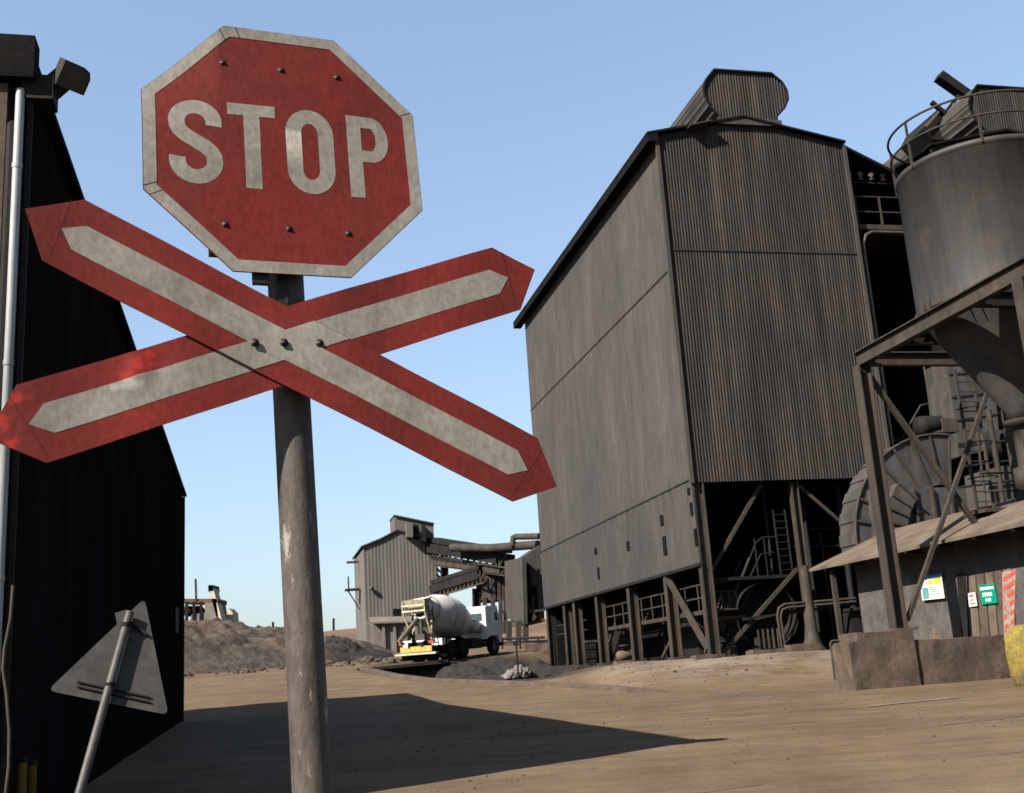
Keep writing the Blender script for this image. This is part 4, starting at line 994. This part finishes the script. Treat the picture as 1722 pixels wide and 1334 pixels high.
m_ = thing('marker_post', mk0, 'thin dark post before the pale rock heap', 'post'); link('post', MB().tube([mk0, V((mk.x, 58, mk.z))], .05, 6), M_steeldark, m_); link('plate', MB().box(V((mk.x, 57.95, mk.z)), .3, .03, .25), M_steeldark, m_)
cb_ = at(905, 1118, 68.5); tag(link('concrete_bunker', block(V((cb_.x - .7, 68.5, 0)), V((1, 0, 0)), 2.2, 1.2, at(905, 1082, 68.5).z, 1.5, (6, 4, 3), .06), M_conc), 'square brown concrete bunker wall at the far end of the plant', 'wall')

# ------------------------------------------------------------------ heaps on the left, slag by the ramp
def heap(name, cx_, cy_, rx, ry, h, seed, m, cut=None, base=None, n=90, rough=.19):
    from mathutils import noise
    rows = []
    for i in range(n + 1):
        row = []
        for j in range(n + 1):
            u, v_ = i / n * 2 - 1, j / n * 2 - 1; x, y = cx_ + rx * u, cy_ + ry * v_; d = math.hypot(u, v_)
            s = max(0, 1 - d); s = s ** .75
            k = 1 + .5 * noise.noise((x * 3 / rx + seed, y * 3 / rx, seed)) + rough * noise.noise((x * 11 / rx, y * 11 / rx + seed, 1)) + rough * .6 * noise.noise((x * 27 / rx, y * 27 / rx + seed, 1)) + rough * .35 * noise.noise((x * 61 / rx, y * 61 / rx + seed, 2))
            if cut is not None: s = min(s * 2.1, .55 + .55 * s)
            row.append(V((x, y, (gz(x, y) if base is None else base) - .25 + h * s * max(.2, k))))
        rows.append(row)
    return tag(link(name, MB().grid(rows, True), m), kind='structure')
c = at(400, 1128, 72); heap('spoil_mound', c.x - 8.5, 74, 15, 7, 2.9, 2.0, M_mound, cut=1)
c = at(370, 1080, 84); heap('spoil_mound', c.x, 86, 13, 9, 3.3, 5.0, M_mound)
c = at(580, 1100, 74); heap('spoil_mound', c.x - 1.4, 78, 4.4, 5, 1.7, 9.0, M_slag)
heap('slag_heap', -3.0, 60.4, 3.6, 3.4, .95, 4.0, M_slag, rough=.12)
heap('slag_heap', .4, 62.4, 3.4, 3.8, .95, 7.0, M_slag, rough=.12)

mb = MB()
for i in range(260):
    x, y = random.uniform(-30, -6), random.uniform(64.5, 72); rr_ = random.uniform(.06, .2) * (2 if random.random() < .1 else 1); s = stone(V((x, y, gz(x, y) + rr_ * .2)), rr_); mb.add(s.v, s.f)
tag(link('spilled_rock', mb, M_mound), 'spilled dark rock along the foot of the spoil heaps', 'rocks', kind='stuff')

# crushing rig on the far heap
cr_ = thing('crusher_rig', at(345, 1045, 96), 'pale crushing rig with a mast and slanted boom on the far heap', 'machine')
def X(u, v, d=96): return at(u, v, d)
link('deck', MB().prism([X(306, 1007), X(366, 1007), X(366, 1014), X(306, 1014)], V((0, 3, 0))), mat('rig_orange', (.30, .17, .11), None, 2), cr_)
link('body', MB().prism([X(344, 1014), X(364, 1014), X(368, 1046), X(318, 1050), X(322, 1034), X(345, 1030)], V((0, 3, 0))), M_dust, cr_)
link('mast', MB().bar(X(329, 974), X(330, 1010), .18, .18), M_steel, cr_)
link('boom', MB().prism([X(350, 986), X(357, 984), X(374, 1046), X(366, 1046)], V((0, 1.5, 0))), M_cream, cr_)
link('head', MB().prism([X(350, 984), X(358, 984), X(359, 994), X(350, 995)], V((0, 2, 0))), M_steel, cr_)
for u in (314, 326, 338): link('leg', MB().bar(X(u, 1012), X(u, 1050), .25, .25), M_steeldark, cr_)
mb = MB()
for u in (318, 334): mb.lathe(X(u, 1028, 97), [(0, -.4), (.45, -.4), (.45, .4), (0, .4)], V((0, 1, 0)), 14)
link('flywheel', mb, M_tyre, cr_)
tag(link('pump_block', MB().prism([at(381, 1046, 100), at(380, 1030, 100), at(385, 1023, 100), at(391, 1030, 100), at(392, 1048, 100)], V((0, 2, 0))), M_cream), 'small pale block on the heap right of the rig boom', 'machine')
for u, v0, v1, lab in ((459, 1066, 1046, 'stubby dark stake on the heap beside the sign pole'), (561, 1054, 1040, 'thin distant mast on the red bank left of the hopper tower')):
    p = at(u, v0, 110); tag(link('stake', MB().tube([at(u, v0 + 6, 110), at(u, v1, 110)], .12, 6), M_steeldark), lab, 'post')

# ------------------------------------------------------------------ far hopper tower
FD = 95.0; FP = at(617, 1106, FD); FP.z = at(617, 1106, FD).z
def T(u, v): return onp(u, v, FP, D1)
tower = thing('hopper_tower', FP, 'distant brown clad hopper tower with a small penthouse on top', 'building')
tw = (T(734, 1000) - FP).dot(D2)
def zz(u, v): return T(u, v).z
prof_w = [(T(u, v) - FP).dot(D2) for u, v in ((617, 921), (640, 908), (668, 893), (700, 902), (734, 915))]; prof_z = [zz(u, v) for u, v in ((617, 921), (640, 908), (668, 893), (700, 902), (734, 915))]
prof_w[0] = 0; tw = prof_w[-1]
mb = MB(); mb.corrug(V((FP.x, FP.y, 0)), D2, tw, lambda u: FP.z - 1, lambda u: interp(u, prof_w, prof_z), -D1, .3, .012); link('front_wall', mb, M_tower, tower)
mb = MB(); mb.corrug(V((FP.x, FP.y, 0)), D1, 9, lambda u: FP.z - 1, lambda u: prof_z[0], -D2, .26, .04); link('side_wall', mb, M_tower, tower)
mb = MB(); mb.corrug(V((FP.x, FP.y, 0)) + D2 * tw, D1, 9, lambda u: FP.z - 1, lambda u: prof_z[-1], D2, .26, .04); mb.corrug(V((FP.x, FP.y, 0)) + D1 * 9, D2, tw, lambda u: FP.z - 1, lambda u: interp(u, prof_w, prof_z), D1, .26, .04); link('side_wall', mb, M_tower, tower)
mb = MB()
for i in range(4):
    a = V((FP.x, FP.y, prof_z[i])) + D2 * (prof_w[i] - (.2 if i == 0 else 0)); b = V((FP.x, FP.y, prof_z[i+1])) + D2 * prof_w[i+1]
    mb.prism([a - D1 * .2 + UP * .02, b - D1 * .2 + UP * .02, b - D1 * .2 + UP * .14, a - D1 * .2 + UP * .14], D1 * 9.4)
link('roof', mb, M_clad, tower)
pa, pb_, pc, pe = T(663, 867), T(729, 881), T(730, 916), T(664, 899)
ph = link('penthouse', MB().prism([pa, pb_, pc - UP * .3, pe - UP * .3], D1 * 3.2), M_tower, tower); link('window', MB().prism([T(693, 881), T(703, 883), T(704, 908), T(694, 907)], -D1 * .05), M_black, ph)
mb = MB(); mb.prism([T(662, 866), T(730, 880), T(730, 882), T(662, 868)], D1 * 3.4); mb.v = [p - D1 * .2 for p in mb.v]; link('roof', mb, M_clad, ph)
link('shutter', MB().prism([T(681, 880), T(692, 882), T(692, 906), T(682, 905)], -D1 * .9), M_tower, ph)
link('shutter', MB().prism([T(708, 884), T(713, 885), T(714, 914), T(708, 912)], -D1 * .9), M_steeldark, ph)
link('window', MB().prism([T(661, 1024), T(673, 1024), T(673, 1035), T(661, 1035)], -D1 * .06), M_black, tower)
mb = MB(); sp = V((FP.x, FP.y, 0)) - D2 * .1 + D1 * 4
mb.bar(V((sp.x, sp.y, T(600, 937).z)), V((sp.x, sp.y, T(600, 937).z)) - D2 * 1.0, .2, .2); mb.tube([V((sp.x, sp.y, T(600, 990).z)) - D2 * .9, V((sp.x, sp.y, T(600, 962).z)) - D2 * .9], .07, 6); mb.box(V((sp.x, sp.y, T(600, 985).z)) - D2 * .6, 1.2, 1.5, .12, D2, D1); mb.bar(V((sp.x, sp.y, T(600, 985).z)) - D2 * 1.0, V((sp.x, sp.y, T(600, 1020).z)), .1, .1)
link('side_platform', mb, M_steel, tower)
link('lamp', MB().lathe(T(624, 990) - D1 * .3, [(0, -.2), (.2, -.1), (.2, .1), (0, .2)], UP, 8), M_galv, tower)
lean = thing('lean_to', T(650, 1100) - D1 * 2, 'low pale lean-to with open front at the foot of the hopper tower', 'building')
r0, r1 = T(620, 1041), T(692, 1039)
mb = MB(); mb.prism([r0 - D1 * 3 - UP * .55, r0 + UP * .0, r0 + UP * .14, r0 - D1 * 3 - UP * .42], r1 - r0); link('roof', mb, M_dust, lean)
for f in (0, .25, .5, .75, 1.0):
    b = lerp(r0, r1, f) - D1 * 2.7; link('post', MB().bar(b - UP * .5, V((b.x, b.y, gz(b.x, b.y) - .1)), .22, .22), M_dust, lean)
mb = MB(); b = lerp(r0, r1, .62) - D1 * 2.5; mb.box(V((b.x, b.y, b.z - 1.9)), 2.3, .12, 2.6, D2, D1); mb.box(lerp(r0, r1, .5) - D1 * .2 - UP * 1.7, 4.0, .15, 3.2, D2, D1); link('wall', mb, M_dust, lean)

# ------------------------------------------------------------------ conveyors and transfer houses
def gantry(name, label, a, b, h, wd, m=M_steeldark):
    g = thing(name, b - UP * h, label, 'conveyor', 'conveyors between the tower and the plant'); d = (b - a)
    link('belt_frame', MB().bar(a, b, wd, h * .5), m, g)
    link('cover', MB().bar(a + UP * h * .45, b + UP * h * .45, wd * .8, h * .25), M_steeldark, g)
    mb = MB(); n = 12
    for k in range(n):
        p, q_ = lerp(a, b, k / n), lerp(a, b, (k + 1) / n); s = V((0, -wd * .55, 0)); mb.bar(p + s - UP * h * .5, q_ + s + UP * h * .1, .1, .1); mb.bar(q_ + s - UP * h * .5, q_ + s + UP * h * .3, .1, .1)
    mb.bar(a + V((0, -wd * .55, 0)) - UP * h * .5, b + V((0, -wd * .55, 0)) - UP * h * .5, .14, .14); link('truss', mb, M_steel, g)
    return g
gantry('conveyor', 'upper covered conveyor gantry leaving the hopper tower penthouse', at(728, 921, 97), at(850, 941, 90), 1.5, 2.0)
gantry('conveyor', 'middle thin conveyor sloping down to the transfer house', at(732, 945, 96), at(850, 962, 90), .7, 1.4, M_steel)
gantry('conveyor', 'lower conveyor climbing from behind the truck to the transfer house', at(734, 992, 95), at(815, 967, 91), 1.3, 1.6)
for nm, lab, pts, r in (('overhead_pipe', 'long pale pipe running along the upper conveyor', [at(760, 921, 92), at(826, 922, 89), at(905, 916, 84)], .34), ('overhead_pipe', 'short pale pipe stub above the transfer house', [at(862, 918, 86), at(863, 905, 86), at(868, 903, 86), at(908, 902, 84)], .25)):
    tag(link(nm, MB().tube(pts, r, 10), M_steel), lab, 'pipe')
for u, v0, v1, d, lab in ((747, 925, 1060, 95, 'dark trestle column near the hopper tower under the conveyors'), (801, 990, 1060, 92, 'short dark trestle column under the lower conveyor')):
    p = at(u, v1, d); o = thing('trestle', V((p.x, p.y, gz(p.x, p.y))), lab, 'trestle', 'trestles under the conveyors')
    link('column', MB().ibeam(V((p.x, p.y, gz(p.x, p.y) - .2)), at(u, v0, d), .5, .6, .08, D2), M_steeldark, o)
    if u == 747:
        mb = MB()
        for k in range(3): mb.tube([at(734, 956 + 10 * k, d), at(741, 962 + 10 * k, d), at(747, 950 + 10 * k, d)], .15, 6)
        link('hose', mb, M_steeldark, o)
def houseblock(name, label, pts, depth, dd, m, cat='building', vec=None):
    c = [at(u, v, depth) for u, v in pts]; o = thing(name, (c[-1] + c[-2]) / 2, label, cat); link('wall', MB().prism(c, vec or D1 * dd), m, o); return o
o = houseblock('transfer_tower', 'small clad transfer tower on stilts where the conveyors meet', [(812, 962), (826, 960), (826, 1010), (813, 1008)], 91, 3, M_clad)
link('frame', MB().prism([at(827, 950, 91.4), at(852, 948, 91.4), at(852, 1008, 91.4), at(827, 1012, 91.4)], D1 * 2.5), M_steeldark, o)
for u in (815, 829, 842, 850): link('leg', MB().bar(at(u, 1005, 91), at(u, 1066, 91), .3, .3), M_steel, o)
for k in range(3): link('post', MB().bar(at(830 + 8 * k, 945, 91), at(831 + 8 * k, 1010, 91), .25, .25), M_steel, o)
TH0 = at(879, 1048, 80)
def TQ(u, v): return onp(u, v, TH0, D1)
o = thing('transfer_house', TH0, 'pale sheeted transfer house with dark open doorways beside the plant', 'building')
sd = -D2
c = [TQ(878, 938), TQ(912, 915), TQ(916, 1046), TQ(881, 1050)]
link('front_wall', MB().prism(c, D1 * 4), M_clad, o)
L0 = [onp(u, v, TH0, D2) for u, v in ((849, 944), (878, 938), (881, 1050), (851, 1040))]
link('side_wall', MB().prism([p - D2 * .02 for p in L0], D2 * .3), M_clad, o)
link('doorway', MB().prism([TQ(879, 990), TQ(903, 986), TQ(905, 1042), TQ(881, 1046)], -D1 * .05), M_black, o)
link('doorway', MB().prism([TQ(879, 952), TQ(890, 950), TQ(891, 980), TQ(880, 982)], -D1 * .05), M_black, o)
link('shutter', MB().prism([TQ(892, 956), TQ(903, 954), TQ(904, 985), TQ(893, 986)], -D1 * .12), M_galv, o)
mb = MB()
for a, b in (((883, 1012), (900, 1040)), ((884, 1000), (884, 1044)), ((895, 1000), (896, 1044)), ((880, 1030), (915, 1026))): mb.bar(TQ(*a) - D1 * .2, TQ(*b) - D1 * .2, .15, .15)
link('frame', mb, M_steel, o)
for u in (856, 872, 884): link('leg', MB().bar(at(u, 1045, 80), at(u, 1078, 80), .35, .35), M_steel, o)
br_ = thing('yard_rail', at(840, 1075, 74), 'long dark pipe rail across the red ground by the truck', 'rail')
link('rail', MB().tube([at(832, 1075, 75), at(915, 1072, 73)], .09, 6), M_steeldark, br_)
for u in (845, 875, 905): link('post', MB().tube([at(u, 1074, 74), at(u, 1092, 74)], .06, 6), M_steeldark, br_)

# ------------------------------------------------------------------ concrete mixer truck
TA = R(63)                                            # heading, from +x toward +y
TO = at(748, 1110, 64.0); TO.z = gz(TO.x, 64.0) + .03
hx = V((math.cos(TA), math.sin(TA), .035)).normalized(); hy = V((-math.sin(TA), math.cos(TA), 0)); hz2 = hx.cross(hy)
truck = thing('mixer_truck', TO, 'white concrete mixer truck seen from behind on the raised road', 'truck')
def Tk(x, y, z): return TO + hx * (x - .2) + hy * (y + .6) + hz2 * z
def tb(name, x0, x1, y0, y1, z0, z1, m, parent=truck): return link(name, MB().box(Tk((x0+x1)/2, (y0+y1)/2, (z0+z1)/2), x1-x0, y1-y0, z1-z0, hx, hy, hz2), m, parent)
mb = MB()
for y in (-.42, .42): mb.box(Tk(2.2, y, .95), 8.0, .1, .26, hx, hy, hz2)
for x in (-1.2, 0, 1.4, 3.2): mb.box(Tk(x, 0, .95), .12, .9, .2, hx, hy, hz2)
mb.box(Tk(2.9, -.95, .75), 1.1, .5, .55, hx, hy, hz2); mb.box(Tk(2.9, .95, .75), 1.1, .5, .55, hx, hy, hz2); link('chassis', mb, M_steeldark, truck)
for x in (0, 1.4, 5.0):
    for s in (-1, 1):
        r = .54; wd = .6 if x < 4 else .32; yc = s * (1.22 - wd / 2)
        wh = link('wheel', MB().lathe(Tk(x, yc, r), [(.3, -wd / 2), (r * .9, -wd / 2), (r, -wd / 2 + .06), (r, wd / 2 - .06), (r * .9, wd / 2), (.3, wd / 2)], hy, 22), M_tyre, truck)
        link('rim', MB().lathe(Tk(x, yc, r), [(0, -wd / 2 + .06), (.2, -wd / 2 + .04), (.31, -wd / 2 + .01), (.31, wd / 2 - .01), (.2, wd / 2 - .04), (0, wd / 2 - .06)], hy, 18), M_galv if x > 4 else M_steeldark, wh)
for s in (-1, 1):
    pts = [Tk(.7 + 1.35 * math.cos(R(a)), s * .93 - .31, .45 + .78 * math.sin(R(a))) for a in range(20, 171, 15)]
    mb = MB(); mb.grid([[p, p + hy * .62] for p in pts], True); link('mudguard', mb, M_truckw if s > 0 else M_steeldark, truck)
    tb('mudguard', -1.05, -.7, s * .93 - .33, s * .93 + .33, .85, 1.2, M_truckw)
# drum
da, dz = Tk(-1.05, 0, 2.85), Tk(3.55, 0, 1.95); dd = (dz - da); Ld = dd.length
mb = MB(); mb.lathe(da, [(.42, .05), (.5, -.08), (.62, 0), (.78, .6), (1.06, 1.35), (1.17, 2.0), (1.17, 2.9), (1.08, 3.5), (.85, 4.2), (.55, 4.55), (0, Ld)], dd, 40); drum = link('drum', mb, M_drum, truck)
mb = MB(); mb.lathe(da, [(1.19, 1.98), (1.20, 2.02), (1.19, 2.06)], dd, 40); mb.lathe(da, [(1.185, 2.86), (1.2, 2.9), (1.185, 2.94)], dd, 40); mb.lathe(da, [(.83, .58), (.85, .66), (.86, .74)], dd, 40); link('band', mb, M_cream, drum)
link('drum_mouth', MB().lathe(da, [(.6, -.02), (.45, .2), (0, .25)], dd, 28), M_black, drum)
# hopper, chute and rear frame
mb = MB()
tp = [Tk(-1.75, -.7, 3.35), Tk(-.75, -.6, 3.45), Tk(-.75, .6, 3.45), Tk(-1.75, .7, 3.35)]; bt = [Tk(-1.35, -.25, 2.6), Tk(-.95, -.25, 2.65), Tk(-.95, .25, 2.65), Tk(-1.35, .25, 2.6)]
for i in range(4): mb.add([tp[i], tp[(i+1) % 4], bt[(i+1) % 4], bt[i]], [(0, 1, 2, 3)])
link('hopper', mb, M_cream, truck)
mb = MB()
for s in (-1, 1):
    mb.bar(Tk(-1.0, s * .62, 1.0), Tk(-.75, s * .55, 3.2), .14, .14); mb.bar(Tk(-1.75, s * .7, 2.75), Tk(-.7, s * .62, 2.75), .1, .12); mb.bar(Tk(-1.75, s * .7, 2.75), Tk(-1.0, s * .62, 1.2), .08, .08); mb.bar(Tk(-1.75, s * .7, 2.75), Tk(-1.75, s * .7, 3.3), .07, .07)
for z in (2.75, 3.05): mb.bar(Tk(-1.75, -.75, z), Tk(-1.75, .75, z), .08, .1)
mb.bar(Tk(-1.0, -.7, 1.25), Tk(-1.0, .7, 1.25), .14, .14)
link('rear_frame', mb, M_cream, truck)
mb = MB(); ca_, cb2 = Tk(-1.35, .1, 2.45), Tk(-2.0, 1.0, 1.25); n1 = (cb2 - ca_).normalized(); n2 = n1.cross(UP).normalized(); n3 = n2.cross(n1)
rws = []
for t in (0, 1):
    c_ = lerp(ca_, cb2, t); rws.append([c_ + n2 * (.28 * math.cos(R(a))) + n3 * (.24 * math.sin(R(a))) for a in range(180, 361, 20)])
mb.grid(rws); rws2 = [[p + n3 * -.03 for p in r] for r in rws]; mb.grid(rws2); link('chute', mb, M_cream, truck)
link('chute_stay', MB().bar(Tk(-1.3, .2, 1.2), Tk(-1.75, .6, 1.8), .1, .1), M_steeldark, truck)
mb = MB(); mb.tube([Tk(-1.3, -.15, 1.25), Tk(-1.3, -.15, 2.3)], .11, 10); mb.box(Tk(-1.2, -.1, 1.35), .5, .6, .3, hx, hy, hz2); link('chute_pivot', mb, M_galv, truck)
tb('bumper', -1.75, -1.62, -1.0, 1.0, .56, .86, M_amber); tb('bumper_beam', -1.85, -1.55, -1.3, 1.3, .42, .52, M_cream)
mb = MB()
for k in range(6): mb.box(Tk(-1.76, -.8 + .32 * k, .71), .02, .09, .24, hx, hy, (hz2 + hy * .6).normalized())
link('bumper_marking', mb, M_cream, truck)
for s in (-1, 1): tb('tail_light', -1.70, -1.6, s * .95 - .16, s * .95 + .16, .98, 1.12, M_rednote)
tb('mud_flap', -1.5, -1.45, -1.1, 1.1, .12, .5, M_tyre)
mb = MB()
for e in (-.16, .16): mb.bar(Tk(-1.25 + e * .2, -.78 + e, 1.0), Tk(-1.15 + e * .2, -.72 + e, 3.0), .05, .05)
for k in range(7): mb.bar(Tk(-1.24, -.94, 1.15 + .27 * k), Tk(-1.2, -.6, 1.15 + .27 * k), .04, .04)
link('ladder', mb, M_steeldark, truck)
mb = MB(); mb.tube([Tk(-1.0, .55, 1.1), Tk(-1.3, .65, 1.6), Tk(-1.1, .5, 2.2), Tk(-.9, .62, 2.6)], .05, 6); link('hose', mb, M_tyre, truck)
mb = MB(); mb.lathe(Tk(3.75, 0, 1.7), [(0, -.9), (.3, -.9), (.3, .9), (0, .9)], hy, 16); link('water_tank', mb, M_drum, truck)
# cab
cp_ = [Tk(4.1, 0, .95), Tk(4.1, 0, 2.78), Tk(4.3, 0, 2.86), Tk(5.55, 0, 2.84), Tk(5.9, 0, 1.9), Tk(5.98, 0, 1.6), Tk(5.98, 0, .7), Tk(5.6, 0, .7), Tk(5.5, 0, 1.12), Tk(4.5, 0, 1.12)]
cab_ = link('cab', MB().prism([p - hy * 1.2 for p in cp_], hy * 2.4), M_truckw, truck)
for s in (-1, 1):
    o_ = hy * (1.204 * s); link('side_window', MB().add([Tk(4.72, 0, 1.85) + o_, Tk(5.62, 0, 1.85) + o_, Tk(5.38, 0, 2.6) + o_, Tk(4.72, 0, 2.6) + o_], [(0, 1, 2, 3)]), M_glass, cab_)
mb = MB(); mb.add([Tk(4.095, -.95, 2.0), Tk(4.095, .2, 2.0), Tk(4.095, .2, 2.45), Tk(4.095, -.95, 2.45)], [(0, 1, 2, 3)]); link('rear_window', mb, M_glass, cab_)
mb = MB(); f_ = lambda z: lerp(5.9, 5.55, (z - 1.9) / .94) + .012; mb.add([Tk(f_(2.0), -1.05, 2.0), Tk(f_(2.0), 1.05, 2.0), Tk(f_(2.65), 1.0, 2.65), Tk(f_(2.65), -1.0, 2.65)], [(0, 1, 2, 3)]); link('windscreen', mb, M_glass, cab_)
mb = MB(); mb.bar(Tk(5.75, -1.2, 2.5), Tk(5.95, -1.5, 2.5), .04, .04); mb.box(Tk(5.95, -1.5, 2.25), .06, .2, .5, hx, hy, hz2); link('mirror', mb, M_tyre, cab_)
tb('front_bumper', 5.9, 6.1, -1.2, 1.2, .5, .95, M_steeldark)
